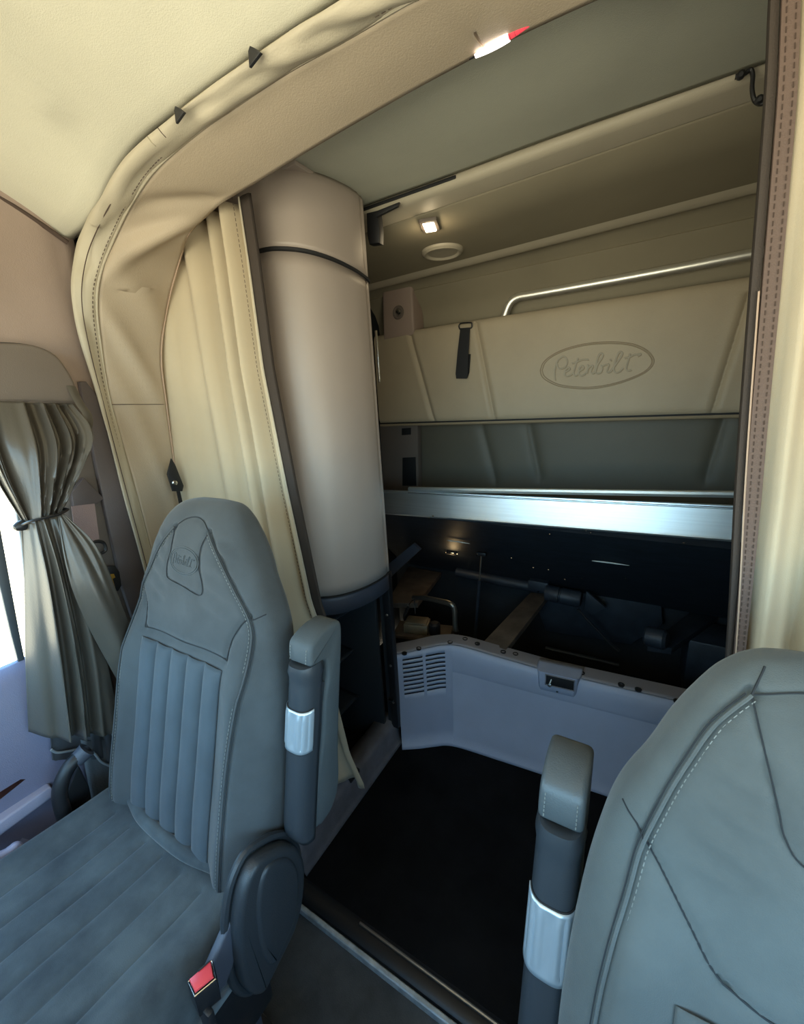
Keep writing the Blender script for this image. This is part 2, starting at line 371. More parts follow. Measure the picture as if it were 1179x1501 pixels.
for j in range(17):
    t = j / 16; r = []
    for i in range(NS):
        s = i / (NS - 1)
        p = B[i].lerp(Cc[i], t); inw = Vector((1, -.3, 0)).normalized() if s < .4 else (Vector((.6, -.3, -.7)).normalized() if s < .6 else Vector((0, -.4, -.9)).normalized())
        p = p + inw * (foldn(i, t) + .004 * math.sin(math.pi * t)); r.append(p)
    rowsBC.append(r)
def addmir(rows): return [r + [Vector((2 * XC - p.x, p.y, p.z)) for p in reversed(r)] for r in rows]
adopt(grid('edge_roll', addmir(rowsAB), M['vinyl_light'], None, .004, 80, off=-1), arch)
adopt(grid('inner_panel', addmir(rowsBC), M['vinyl'], None, .004, 80, off=-1), arch)
adopt(tube('piping', [p + Vector((.004, -.004, -.003)) for p in B[18:]], .0032, M['vinyl_light'], None, 8), arch)
adopt(stitches('stitching', [p + (A[i + 18] - p).normalized() * .007 + Vector((.008, -.008, -.006)) for i, p in enumerate(B[18:])], M['thread'], None, .011, .0011), arch)
adopt(tube('edge_fold_seam', [A[i].lerp(B[i], .42) + Vector((.013, -.009, -.006)) for i in range(20, 86)], .0012, M['thread'], None, 5), arch)
adopt(tube('edge_cord', [p + Vector((.006, -.002, 0)) for p in Cc[18:82]], .0024, M['piping'], None, 6), arch)
k = 37
adopt(tube('cross_seam', [rowsBC[j][k] + Vector((.0045, -.003, 0)) for j in range(17)], .0011, M['thread'], None, 5), arch)
adopt(tube('cross_seam', [rowsAB[j][98] + Vector((.001, -.003, -.002)) for j in range(7)], .0016, M['thread_pale'], None, 5), arch)
adopt(tube('cross_seam', [rowsAB[j][100] + Vector((.001, -.003, -.002)) for j in range(7)], .0012, M['thread'], None, 5), arch)
# closing riser to the sleeper roof and wall
rows = [full([tuple(p) for p in Cc]), [Vector((XC + (p.x - XC) * 1.045, p.y + .03, 2.15 if p.z > 1.95 else p.z)) for p in full([tuple(p) for p in Cc])]]
adopt(grid('return_flap', rows, M['vinyl'], None, .002, 60), arch)
# clips poking out above the edge roll
for px, py in ((259, 163), (369, 76)):
    p = aty(px, py, .585)
    tag(plate('trim_clip', [p + Vector((-.014, .004, -.012)), p + Vector((.014, .004, -.004)), p + Vector((.005, .002, .004)), p + Vector((-.003, .0, .009)), p + Vector((-.010, .002, .006))], (.3, 1, 0), .005, M['black'], None, .001), 'black clip poking out above the surround edge, %s one' % ('lower left' if px < 300 else 'upper right'), 'clip', 'black clips along the surround edge')

# slim lamp on the header edge
p0, p1 = aty(688, 83, .79), aty(785, 27, .79); d = (p1 - p0)
lp = thing('header_lamp', 'slim glowing lamp with white and red lens on the header edge above the opening', 'lamp', tuple(p0.lerp(p1, .5)))
def lens(name, t0, t1, m, k=1):
    pts = [p0 + d * (t0 + (t1 - t0) * i / 14) + Vector((0, 0, -.004)) for i in range(15)]
    rr = [max(.0008, .0075 * math.sin(math.pi * min(1, max(0, (t0 + (t1 - t0) * i / 14) * .94 + .03))) ** .8) * k for i in range(15)]
    adopt(tube(name, pts, rr, m, None, 10, flat=.55), lp)
lens('lamp_housing', 0, 1, M['black'], .8); lens('white_lens', .10, .62, M['lamp_pink'], 1.1); lens('red_lens', .45, .97, M['lamp_red'], .8)

# ================================================================== CAB SHELL
dl = sroot('door_1')
wtop = 1.60; wbot = .90; wy1 = .37
# door skin below the window and lower cab side
b2('door_skin', (-1.37, -.95, -.05), (-1.335, .30, wbot), M['door'], dl, .004)
# side wall behind the window (behind curtain) and above it
b2('pillar_lower', (-1.37, .30, -.05), (-1.34, .37, .9), M['pillar'], dl, .002)
b2('pillar_wall', (-1.37, .37, -.05), (-1.34, .64, 1.62), M['pillar'], dl, .002)
b2('front_pillar', (-1.37, -.95, wbot), (-1.335, -.66, 1.62), M['pillar'], dl, .002)
ws = sroot('wall_cab_left')
rows = []
for i in range(24):
    t = i / 23; z = 1.56 + .50 * t; y0 = -.95
    rows.append([Vector((-1.335 + .05 * max(0, t - .6) ** 1.5 - .012 * math.exp(-((y - .60) / .03) ** 2) + .012 * math.exp(-((y - .36) ** 2 / .006 + (z - 1.84) ** 2 / .012)), y, z)) for y in np.linspace(y0, .62, 60)])
grid('upper_side_trim', rows, M['side'], ws, .01, 70, off=1)
b2('outer_skin', (-1.40, -.95, 1.58), (-1.36, .78, 2.2), M['dark'], ws, 0)
b2('rear_skin', (-1.40, .60, -.05), (-1.365, .85, 2.2), M['dark'], ws, 0)
tube('ceiling_seam', [Vector((-1.322, y, cabz(-1.325, y) - .013)) for y in np.linspace(-.6, .60, 50)], .006, M['thread'], ws)
# right hand side, out of the picture
wr2 = sroot('wall_cab_right')
b2('door_panel', (.78, -.95, -.05), (.82, .62, wbot), M['door'], wr2, 0)
b2('upper_side_trim', (.78, -.95, 1.56), (.82, .85, 2.2), M['side'], wr2, 0)
b2('pillar_wall', (.78, .42, .8), (.82, .85, 1.6), M['pillar'], wr2, 0)
b2('front_pillar', (.78, -.95, .8), (.82, -.66, 1.6), M['pillar'], wr2, 0)
# windscreen, dash and header ahead of the camera
w2 = sroot('wall_front')
b2('dashboard', (-1.35, -.95, -.05), (.80, -.62, .98), M['pillar'], w2, .01)
b2('windscreen_header', (-1.36, -.95, 1.93), (.82, -.75, 2.2), M['vinyl'], w2, .005)
b2('front_post', (-1.40, -.95, .9), (-1.28, -.75, 2.0), M['pillar'], w2, 0)
b2('front_post', (.72, -.95, .9), (.85, -.75, 2.0), M['pillar'], w2, 0)
wi = struct(b2('window_1', (-1.28, -.80, .97), (.72, -.795, 1.94), M['glass'], None, 0))
wi2 = sroot('window_2')
b2('pane', (-1.36, -.66, wbot), (-1.355, wy1, wtop), M['glass'], wi2, 0)
def strip(name, a, b, w, m, x=-1.335, t=.02, par=None):
    a = atx(*a, x); b = atx(*b, x); dd = (b - a); L = dd.length; an = math.atan2(dd.z, dd.y)
    return box(name, (a + b) / 2, (t, L, w), m, par, .004, (an, 0, 0))
# slanted window frame and rubber seen below the curtain
plate('window_frame', [atx(x, y, -1.335) for x, y in ((-20, 700), (-8, 740), (26, 925), (38, 985), (30, 990), (14, 930), (-26, 760))], (1, 0, 0), .012, M['rubber'], wi2, .002)
plate('frame_post', [atx(x, y, -1.345) for x, y in ((22, 590), (36, 700), (48, 800), (60, 900), (58, 1010), (48, 985), (38, 880), (28, 790), (6, 660), (-20, 590))], (1, 0, 0), .012, M['hem'], wi2, .002)
struct(b2('window_3', (.795, -.66, .85), (.80, .42, 1.6), M['glass'], None, 0))

# ================================================================== B PILLAR, BELT
pt = thing('pillar_trim', 'dark brown plastic pillar trim between the door curtain and beige surround', 'pillar trim', (-1.33, .52, .9))
adopt(plate('trim_panel', [atx(x, y, -1.325) for x, y in ((122, 560), (146, 590), (180, 725), (216, 852), (225, 900), (190, 905), (175, 860), (148, 740), (112, 560))], (1, 0, 0), .02, M['pillar'], None, .004), pt)
adopt(plate('inner_panel', [atx(x, y, -1.335) for x, y in ((80, 560), (122, 560), (150, 700), (170, 800), (205, 930), (120, 930), (90, 800), (70, 680))], (1, 0, 0), .008, M['taupe'], None, .004), pt)
adopt(plate('belt_slot_cover', [atx(x, y, -1.325) for x, y in ((100, 722), (118, 700), (148, 730), (138, 738), (104, 744))], (1, 0, 0), .02, M['pillar'], None, .003), pt)
sb = thing('seat_belt', 'dusty pink seat belt webbing with black guide on the left pillar', 'seat belt', (-1.31, .48, 1.2))
adopt(plate('webbing', [atx(x, y, -1.306) for x, y in ((104, 742), (138, 738), (145, 790), (112, 800))], (1, 0, 0), .003, M['belt'], None, 0), sb)
adopt(tube('belt_guide', crom([tuple(atx(x, y, -1.30)) for x, y in ((128, 802), (140, 794), (152, 796), (155, 806), (146, 812), (132, 812))], 20), .0045, M['black'], None), sb)
adopt(plate('webbing', [atx(x, y, -1.306) for x, y in ((141, 816), (148, 813), (152, 832), (146, 836))], (1, 0, 0), .003, M['white'], None, 0), sb)
ad = thing('belt_adjuster', 'small black recess holding a yellow metal catch on the left pillar', 'catch', (-1.30, .49, 1.06))
adopt(plate('recess_plate', [atx(x, y, -1.305) for x, y in ((153, 836), (158, 829), (168, 829), (174, 838), (177, 858), (172, 866), (160, 867))], (1, 0, 0), .006, M['black'], None, .002), ad)
adopt(plate('yellow_catch', [atx(x, y, -1.297) for x, y in ((156, 842), (166, 841), (168, 846), (164, 848), (168, 861), (164, 863), (160, 849), (157, 848))], (1, 0, 0), .006, M['gold'], None, .0015), ad)
bl = thing('wall_bracket', 'small black bracket with bright rivet behind the door curtain folds', 'bracket', (-1.30, .34, 1.08))
adopt(plate('plate', [atx(x, y, -1.30) for x, y in ((50, 862), (72, 859), (74, 876), (52, 878))], (1, 0, 0), .006, M['black'], None, .002), bl)
adopt(lathe('rivet', atx(69, 870, -1.292), (1, 0, 0), [(0, .008), (.004, .008), (.004, .004), (.006, .004), (.006, 0)], M['chrome']), bl)

# window header trim that carries the door curtain
hd = thing('curtain_header', 'rounded taupe header trim above the gathered door curtain at the left edge', 'trim panel', (-1.27, .4, 1.6))
pts = crom([tuple(atx(x, y, -1.285)) for x, y in ((-60, 505), (0, 505), (40, 508), (70, 520), (88, 540), (102, 565), (106, 585))], 22)
pts = [p for p in pts] + [atx(104, 592, -1.285), atx(50, 591, -1.285), atx(0, 590, -1.285), atx(-60, 589, -1.285)]
adopt(plate('header_shell', pts, (1, 0, 0), .035, M['taupe'], None, .008, 3), hd)
adopt(tube('header_edge', crom([tuple(atx(x, y, -1.262)) for x, y in ((-60, 504), (0, 504), (40, 507), (70, 518), (90, 540), (103, 566), (110, 590))], 22), .0035, M['black']), hd)

# door curtain: gathered at a tie, flaring below
dc = thing('door_curtain', 'dark grey-brown vinyl door curtain gathered by a tie at the left window', 'curtain', (-1.2, .38, 1.3))
def px_row(pts, n): return crom([tuple(p) for p in pts], n)
def ripple(rows, amp, freq, ph, axis=Vector((1, 0, 0))):
    out = []
    nr = len(rows)
    for i, r in enumerate(rows):
        a = amp(i / (nr - 1)); row = []
        for j, p in enumerate(r):
            u = j / (len(r) - 1); uu = u + .10 * math.sin(u * 7 + ph) + .02 * math.sin(3.0 * i / nr + u * 5)
            m_ = .65 + .5 * noise.noise(Vector((u * 5, i / nr * 1.5, ph)))
            row.append(p + axis * a * (m_ * math.sin(freq * uu * 2 * math.pi + ph + .8 * i / nr) + .3 * math.sin(freq * 2.3 * uu * 2 * math.pi + 2 * i / nr)))
        out.append(row)
    return out
def drape(name, keys, m, amp, freq, ph=0, n=90, par=None, nr=50):
    """keys: rows of (px,py,x) control points from top to bottom"""
    K = [px_row([atx(a, b, c) for a, b, c in r], n) for r in keys]
    rows = []
    cols = [crom([tuple(K[k][j]) for k in range(len(K))], nr) for j in range(n)]
    rows = [[cols[j][i] for j in range(n)] for i in range(nr)]
    rows = ripple(rows, amp, freq, ph)
    return adopt(grid(name, rows, m, None, .002, 70), par)
drape('upper_drape', [[(-45, 585, -1.24), (0, 588, -1.24), (50, 590, -1.24), (105, 592, -1.24)],
                      [(-30, 640, -1.22), (15, 650, -1.20), (70, 655, -1.18), (138, 640, -1.17)],
                      [(-5, 700, -1.21), (30, 708, -1.19), (70, 715, -1.17), (112, 710, -1.17)],
                      [(35, 766, -1.195), (48, 764, -1.18), (68, 760, -1.17), (90, 753, -1.18)]], M['door_curtain'],
      lambda t: .018 * (1 - t) ** .5 + .006, 5.0, .6, par=dc)
drape('lower_drape', [[(32, 764, -1.195), (46, 763, -1.18), (66, 760, -1.17), (92, 753, -1.18)],
                      [(38, 850, -1.20), (60, 850, -1.17), (90, 845, -1.15), (118, 835, -1.16)],
                      [(42, 960, -1.20), (75, 970, -1.17), (115, 965, -1.15), (150, 950, -1.16)],
                      [(50, 1080, -1.20), (88, 1082, -1.17), (130, 1080, -1.15), (176, 1070, -1.16)]], M['door_curtain'],
      lambda t: .006 + .026 * t, 2.9, 2.2, par=dc)
drape('loose_flap', [[(84, 756, -1.155), (88, 755, -1.15), (93, 753, -1.15)],
                     [(95, 830, -1.14), (118, 815, -1.12), (140, 800, -1.13)],
                     [(120, 900, -1.13), (150, 885, -1.10), (172, 870, -1.12)],
                     [(182, 1016, -1.13), (200, 1000, -1.10), (215, 984, -1.12)]], M['door_curtain'],
      lambda t: .007 * math.sin(math.pi * min(1, t * 1.2 + .1)), 1.2, .3, par=dc)
drape('back_lining', [[(60, 780, -1.235), (80, 775, -1.235), (100, 770, -1.235)],
                      [(60, 900, -1.24), (100, 890, -1.24), (135, 880, -1.24)],
                      [(76, 1100, -1.24), (130, 1095, -1.24), (172, 1080, -1.24)],
                      [(76, 1102, -1.24), (130, 1105, -1.24), (178, 1128, -1.24)]], M['curtain_back'],
      lambda t: .004, 2, 1, par=dc)
adopt(tube('torn_hem', crom([tuple(atx(x, y, -1.232)) for x, y in ((75, 1099), (84, 1103), (100, 1101), (115, 1098), (128, 1100), (138, 1104), (148, 1116), (160, 1122), (170, 1126), (182, 1133), (178, 1110), (170, 1090), (162, 1066))], 60), .0032, M['hem']), dc)
adopt(tube('tie_strap', crom([tuple(atx(x, y, c)) for x, y, c in ((28, 772, -1.20), (45, 764, -1.16), (66, 759, -1.145), (88, 753, -1.15), (98, 747, -1.17), (80, 748, -1.205), (40, 762, -1.215))], 40), .005, M['black'], flat=.6), dc)
adopt(lathe('tie_toggle', atx(30, 771, -1.195), (0, 1, .2), [(-.014, 0), (-.011, .007), (-.004, .011), (.004, .012), (.011, .009), (.014, 0)], M['black']), dc)
adopt(tube('loop_strap', crom([tuple(atx(x, y, c)) for x, y, c in ((104, 566, -1.25), (116, 590, -1.22), (128, 608, -1.20), (128, 625, -1.19), (116, 632, -1.19), (106, 618, -1.21), (100, 600, -1.23))], 40), .010, M['door_curtain'], flat=.25, up=(1, 0, 0)), dc)

# ================================================================== DOOR LOWER PARTS
da = dl
# upper roll of the door below the window
rows = []
for (y, ) in [(v,) for v in np.linspace(-.6, .335, 20)]:
    s = 0
    rows.append([Vector((x, y, z)) for x, z in ((-1.335, .915), (-1.325, .912), (-1.305, .89), (-1.285, .84), (-1.27, .76), (-1.265, .68), (-1.27, .58), (-1.28, .3), (-1.28, .05))])
adopt(grid('door_roll', rows, M['door'], None, .01, 60), da)
a0, a1 = atx(0, 1172, -1.22), atx(60, 1140, -1.22)
adopt(plate('wood_inlay', [atx(x, y, -1.262) for x, y in ((-60, 1190), (-20, 1145), (20, 1139), (38, 1140), (0, 1170))], (1, 0, 0), .006, M['wood'], None, .002), da)
adopt(plate('armrest_ledge', [atz(x, y, .605) for x, y in ((-60, 1212), (0, 1168), (28, 1146), (45, 1141), (72, 1147), (74, 1152), (0, 1205), (-60, 1248))], (0, 0, -1), .035, M['door_light'], None, .006, 3), da)
lf = [atz(x, y, .585) for x, y in ((-60, 1250), (0, 1205), (74, 1152))]
fr = [[p for p in crom([tuple(q) for q in lf], 20)]]
for dz, dx in ((.03, -.004), (.08, -.008), (.16, -.004), (.25, -.0), (.34, .004), (.45, .006)):
    fr.append([Vector((p.x + dx + .012 * math.exp(-((i - 12) / 1.6) ** 2) * min(1, dz * 6), p.y, p.z - dz)) for i, p in enumerate(fr[0])])
adopt(grid('front_face', fr, M['door_light'], None, .02, 60, off=1), da)
e0 = fr[0][-1]
adopt(grid('end_face', [[e0 + Vector((0, 0, -z)), Vector((-1.28, e0.y + .03, e0.z - z))] for z in (0, .2, .45)], M['door'], None, .008), da)
pk = crom([tuple(atx(x, y, -1.17)) for x, y in ((-60, 1265), (0, 1245), (20, 1232), (30, 1232), (30, 1245), (24, 1268), (0, 1300), (-60, 1350))], 24)
adopt(plate('pocket_pad', pk, (1, 0, 0), .02, M['door_light'], None, .008, 3), da)
# black grab pole at the hinge side and the dark column behind it
gp = thing('grab_handle', 'curved black tubular handle rising beside the passenger seat', 'handle', (-1.2, .26, .4))
adopt(tube('handle_tube', crom([tuple(atx(x, y, -1.17)) for x, y in ((125, 1104), (112, 1112), (100, 1126), (90, 1148), (88, 1170), (96, 1200), (110, 1240), (130, 1290), (150, 1340))], 36), .0165, M['black'], None, 14), gp)
adopt(lathe('handle_collar', atx(118, 1108, -1.17), (.2, .8, .5), [(-.012, .012), (-.012, .019), (.018, .021), (.02, .012)], M['grey_side']), gp)
adopt(plate('dark_column', [atx(x, y, -1.20) for x, y in ((112, 1118), (128, 1150), (145, 1230), (155, 1270), (130, 1290), (100, 1230), (96, 1160))], (1, 0, 0), .012, M['black'], None, .004), gp)
cs = tag(grid('canvas_skirt', ripple([[atx(a + (b - a) * t, y, -1.24) for t in np.linspace(0, 1, 24)] for y, a, b in ((1085, 118, 240), (1130, 125, 245), (1180, 135, 250), (1230, 145, 260), (1280, 150, 270))], lambda t: .006, 1.7, 0), M['canvas'], None, .003), 'grey canvas skirt hanging between the grab handle and passenger seat', 'cloth')
tg = thing('care_tag', 'small white printed tag on a clear bag beside the passenger seat cushion', 'tag', (-1.14, .34, .45))
adopt(plate('paper', [atx(x, y, -1.14) for x, y in ((160, 1180), (172, 1175), (185, 1188), (186, 1196), (172, 1199), (164, 1205))], (1, .2, 0), .002, M['white'], None, 0), tg)
adopt(lathe('bag', atx(177, 1205, -1.15), (.2, 0, 1), [(-.022, 0), (-.018, .010), (-.004, .017), (.014, .016), (.026, .008), (.028, 0)], M['door_light']), tg)
for w in (((160, 1182), (157, 1195), (160, 1208)), ((168, 1222), (163, 1236), (160, 1242)), ((192, 1203), (190, 1218), (184, 1236)), ((196, 1210), (192, 1226), (188, 1234))):
    adopt(tube('wire', crom([tuple(atx(x, y, -1.135)) for x, y in w], 10), .0015, M['hem'], None, 6), tg)

# ================================================================== LEFT SLEEPER CURTAIN
sc_ = thing('sleeper_curtain', 'tan sleeper curtain gathered at the left of the opening beside the tall cabinet', 'curtain', (-1.0, .85, 1.1), 'sleeper curtains')
tp = aty(362, 268, .85); bt = aty(470, 884, .865)
KP = [aty(362, 268, .85) + Vector((.003, 0, .06)), aty(362, 268, .85), aty(380, 380, .855), aty(402, 540, .86), aty(436, 720, .862), bt, aty(480, 960, .87), aty(500, 1040, .885), aty(520, 1095, .91), aty(545, 1137, .93), Vector((-.765, .93, .10))]
KZ = [p.z for p in reversed(KP)]; KX = [p.x for p in reversed(KP)]
n = 200; rows = []
for i in range(90):
    v = i / 89; z = 2.03 - 1.84 * v
    xr = float(np.interp(z, KZ, KX)) - .030 * (1 if z > bt.z else max(0, 1 - (bt.z - z) / .1))
    xl = -1.345; r = []
    for j in range(n):
        u = j / (n - 1)
        x = xl + (xr - xl) * u
        w = u ** 1.5                              # folds crowd toward the leading edge
        amp = (.012 + .02 * u) * (1 - .25 * v) * (1 if u < .93 else (1 - u) / .07)
        ph = 2 * math.pi * (4.2 * w) + .9 * math.sin(2.2 * v)
        s = math.sin(ph); s = s * abs(s) ** -.2 if abs(s) > 1e-3 else 0
        y = .772 + .09 * min(1, u * 1.7) ** .8 - amp * s - .008 * math.sin(2 * math.pi * 1.3 * u + 3 * v) 
        y -= .022 * math.exp(-((u - .52 - .05 * v) / .05) ** 2) * max(0, min(1, (v - .35) * 5)) 
        y -= .022 * math.exp(-((u - .74 - .03 * v) / .05) ** 2) * max(0, min(1, (v - .30) * 5))
        r.append(Vector((x, y + .05 * max(0, v - .7), z)))
    rows.append(r)
adopt(grid('curtain_cloth', rows, M['curtain'], None, .002, 80), sc_)
edge = [r[-1] for r in rows]
st_ = [[p + Vector((-.004, -.004, 0)), p + Vector((.010, -.007, 0)), p + Vector((.031, -.006, 0)), p + Vector((.035, 0, 0))] for p in edge[:62]]
adopt(grid('edge_tape', st_, M['band'], None, .003, 50), sc_)
adopt(tube('edge_binding', [p + Vector((-.005, -.006, 0)) for p in edge[:62]], .0025, M['vinyl_light'], None, 6), sc_)
adopt(stitches('stitching', [p + Vector((-.022, -.012, 0)) for p in edge[:58]], M['thread'], None, .012, .001), sc_)
# strap and buckle that hold the surround edge
sk = thing('tie_strap', 'black tie strap with a snap buckle hanging behind the passenger headrest', 'strap', tuple(atx(258, 700, -1.27)))
adopt(plate('buckle', [atx(x, y, -1.285) for x, y in ((250, 672), (256, 682), (268, 712), (266, 720), (252, 720), (244, 695))], (1, 0, 0), .006, M['black'], None, .001), sk)
adopt(lathe('snap', atx(256, 708, -1.276), (1, -.2, 0), [(0, .0085), (.003, .008), (.004, .004), (.002, .003), (.002, 0)], M['chrome']), sk)
adopt(plate('webbing', [atx(x, y, -1.285) for x, y in ((258, 718), (263, 718), (275, 770), (269, 770))], (1, 0, 0), .003, M['black'], None, 0), sk)

# ================================================================== TALL CABINET
cb = thing('tall_cabinet', 'tall rounded taupe cabinet with black seam at the left of the sleeper', 'cabinet', (-1.1, 1.1, 0))
def cabcurve(z):
    k = (2.1 - z) / 1.25
    base = [(-1.38, .925), (-1.15, .925), (-.985, .932), (-.925, .952), (-.875, .995), (-.842, 1.06), (-.826, 1.14), (-.826, 1.20), (-.834, 1.235), (-.86, 1.25)]
    return crom([(x + .010 * k * (1 if x > -1.0 else .2), y - .006 * k, z) for x, y in base], 70)
def cabshell(name, z0, z1, nz, topround, m):
    rows = []
    for i in range(nz):
        z = z0 + (z1 - z0) * i / (nz - 1); r = cabcurve(z)
        if topround:
            q = max(0, (z - (z1 - .03)) / .03); r = [Vector((p.x - .012 * q * q, p.y + .012 * q * q, p.z)) for p in r]
        # shallow raised border near the rear edge
        for p in r:
            sl = .040 * (1.2 - p.y) / .27
            p.z += sl * ((p.z - .876) / 1.015 if name == 'lower_door' else (2.135 - p.z) / .234)
        rows.append([p + Vector((-.004, 0, 0)) * math.exp(-((j - 57) / 1.6) ** 2) for j, p in enumerate(r)])
    return adopt(grid(name, rows, m, None, .012, 60, off=-1), cb)
zs_ = 1.895
cabshell('lower_door', .876, zs_ - .004, 30, False, M['cabinet'])
cabshell('upper_door', zs_ + .006, 2.135, 14, True, M['cabinet'])
adopt(tube('door_seam', [Vector((p.x, p.y, p.z + .040 * (1.2 - p.y) / .27)) for p in cabcurve(zs_ + .001)], .0062, M['seal'], None, 6), cb)
rows = [[p + Vector((-.008, .004, 0)) for p in cabcurve(z)] for z in (.80, .85, .866)]
adopt(grid('base_frame', rows, M['grey_side'], None, .012, 60, off=-1), cb)
adopt(tube('bottom_seal', [p + Vector((-.002, 0, 0)) for p in cabcurve(.870)], .004, M['seal'], None, 6), cb)
adopt(b2('side_panel', (-1.38, 1.245, .80), (-.85, 1.262, 2.135), M['cabinet'], None, .003), cb)
adopt(b2('top_panel', (-1.37, .97, 2.12), (-.86, 1.25, 2.132), M['cabinet'], None, .003), cb)
ls = atx(540, 440, -.836); 
adopt(plate('latch_slot', [aty(x, y, 1.2565) for x, y in ((537, 436), (541, 436), (549, 556), (545, 560))], (0, 1, 0), .004, M['seal'], None, 0), cb)
adopt(box('latch_bar', (-.834, 1.262, 1.66), (.008, .006, .17), M['chrome'], None, .002), cb)
# cubby below
adopt(b2('cubby_back', (-1.37, .93, .0), (-1.33, 1.25, .80), M['blue_black'], None, .002), cb)
adopt(b2('cubby_side', (-1.33, 1.235, .0), (-.91, 1.25, .80), M['seat_plastic'], None, .002), cb)
adopt(b2('cubby_side', (-1.33, .925, .0), (-.91, .94, .80), M['seat_plastic'], None, .002), cb)
for z in (.70, .46, .22):
    adopt(grid('shelf', [[Vector((x, y, z + .01 * math.sin(9 * y) * math.cos(7 * x))) for x in np.linspace(-1.33, -.99 - .05 * (z < .5), 16)] for y in np.linspace(.94, 1.235, 12)], M['seat_plastic'], None, .006), cb)
ps = thing('cabinet_post', 'dark metal corner post between cabinet cubby and the storage vent', 'post', (-.87, 1.27, 0))
adopt(b2('channel', (-.885, 1.255, .10), (-.850, 1.285, .85), M['black'], None, .003), ps)
adopt(b2('flange', (-.905, 1.262, .12), (-.885, 1.272, .82), M['seat_plastic'], None, .002), ps)
for z in (.80, .66, .42, .235):
    adopt(lathe('bolt', (-.867, 1.256, z), (0, -1, 0), [(0, .006), (.003, .006), (.005, .003), (.005, 0)], M['steel'], None, 10), ps)
adopt(lathe('hinge_knuckle', (-.872, 1.252, .25), (1, 0, .1), [(-.012, 0), (-.012, .009), (.012, .009), (.012, 0)], M['chrome']), ps)
sl = thing('cubby_sill', 'grey plastic sill along the floor in front of the cubby', 'sill', (-.88, 1.1, 0))
rows = []
for y in np.linspace(.66, 1.30, 24):
    q = .012 * max(0, (y - 1.2) / .1)
    rows.append([Vector((x + .0, y, z)) for x, z in ((-.965, .105 + q), (-.90, .112 + q), (-.885, .108 + q), (-.878, .095 + q), (-.872, .03), (-.862, .008), (-.855, .0))])
adopt(grid('sill_cover', rows, M['sill'], None, .003, 50), sl)
adopt(b2('torn_opening', (-.905, .94, .096), (-.873, 1.0, .1145), M['seal'], None, .004), sl)

# ================================================================== UNDER-BUNK FRONT PANEL
fp = thing('storage_front_panel', 'grey-blue moulded panel closing the under-bunk storage above the black floor', 'panel', (-.28, 1.45, 0))
plan = crom([(-.860, 1.292), (-.800, 1.330), (-.745, 1.370), (-.700, 1.402), (-.650, 1.421), (-.58, 1.432), (-.45, 1.443), (-.27, 1.458), (-.05, 1.474), (.2, 1.492), (.45, 1.508), (.77, 1.525)], 400)
def pnorm(i):
    a = plan[max(0, i - 1)]; b = plan[min(len(plan) - 1, i + 1)]; t = (b - a).normalized(); return Vector((t.y, -t.x, 0))
zt = [interp(p.x, [-.86, -.72, -.66, -.6, -.5, -.27, .77], [.452, .474, .482, .480, .470, .452, .448]) for p in plan]
LX0, LX1 = aty(786, 1000, 1.455).x, aty(852, 1000, 1.465).x
prof = [(.052, 0.0), (.046, .010), (.022, .034), (.006, .060), (0, .14), (0, .22), (.001, .30), (.003, .325), (.010, .345), (.012, .36), (.012, .40), (.011, .43), (.006, -.012), (.0, -.003), (-.006, .0)]
rows = []
for o_, z in prof:
    r = []
    for i, p in enumerate(plan):
        zz = z if z > .0 and o_ != .006 and o_ > -.001 and z != -.003 else zt[i] + z
        if o_ in (.006,) : zz = zt[i] - .012
        if o_ == .0 and z == -.003: zz = zt[i] - .003
        if o_ == -.006: zz = zt[i]
        if z == 0 and o_ == .052: zz = 0.001
        vent = max(0, min(1, (-.70 - p.x) / .05)); off = o_ * (1 - vent) if z > .2 and z < .44 and o_ > 0 else o_
        if 0 < z < .44 and z > .3: zz = z + (zt[i] - .452) * (z - .3) / .14
        r.append(Vector((p.x, p.y, 0)) + pnorm(i) * off + Vector((0, 0, zz)))
    rows.append(r)
# leave the two columns of vent slots open
def cutgrid(name, rows, keep, m, par):
    nr, nc = len(rows), len(rows[0]); v = [tuple(p) for r in rows for p in r]
    f = [(i * nc + j, i * nc + j + 1, (i + 1) * nc + j + 1, (i + 1) * nc + j) for i in range(nr - 1) for j in range(nc - 1) if keep(i, j)]
    o = mesh(name, v, f, m, None, True, 60); s = o.modifiers.new('thickness', 'SOLIDIFY'); s.thickness = .004; s.offset = -1
    return adopt(o, par)
# rebuild with dense vertical rows in the vent section
def colprof(i):
    return [rows[k][i] for k in range(len(rows))]
zfine = [0.001, .012, .03, .06, .10, .15, .20, .235]
sz0 = .262; pitch = .0225; NSLOT = 9
for k in range(NSLOT):
    b = sz0 + k * pitch * .93
    zfine += [b, b + .0072]
zfine += [.462]
def surf(i, z):
    c = colprof(i); zs2 = [p.z for p in c]
    return Vector((interp(z, zs2, [p.x for p in c]), interp(z, zs2, [p.y for p in c]), z))
L = [0.0]
for a, b in zip(plan[:-1], plan[1:]): L.append(L[-1] + (b - a).length)
iv = [i for i in range(len(plan)) if L[i] < .245]; ni = len(iv)
vent_rows = []
for z in zfine[:-1]: vent_rows.append([surf(i, min(z, zt[i] - .02)) for i in iv])
vent_rows.append([surf(i, zt[i] - .012) for i in iv])
vent_rows.append([rows[-2][i] for i in iv]); vent_rows.append([rows[-1][i] for i in iv])
for j in range(8, 8 + 2 * NSLOT):       # tilt the slots with the panel top
    for q, i in enumerate(iv): vent_rows[j][q].z += (zt[i] - .452) * .75 - .008
def keepv(i, j):
    s = L[j]
    inx = (.024 < s < .112) or (.124 < s < .212)
    return not (inx and 8 <= i < 8 + 2 * NSLOT and (i - 8) % 2 == 0)
cutgrid('vent_section', vent_rows, keepv, M['grey_panel'], fp)
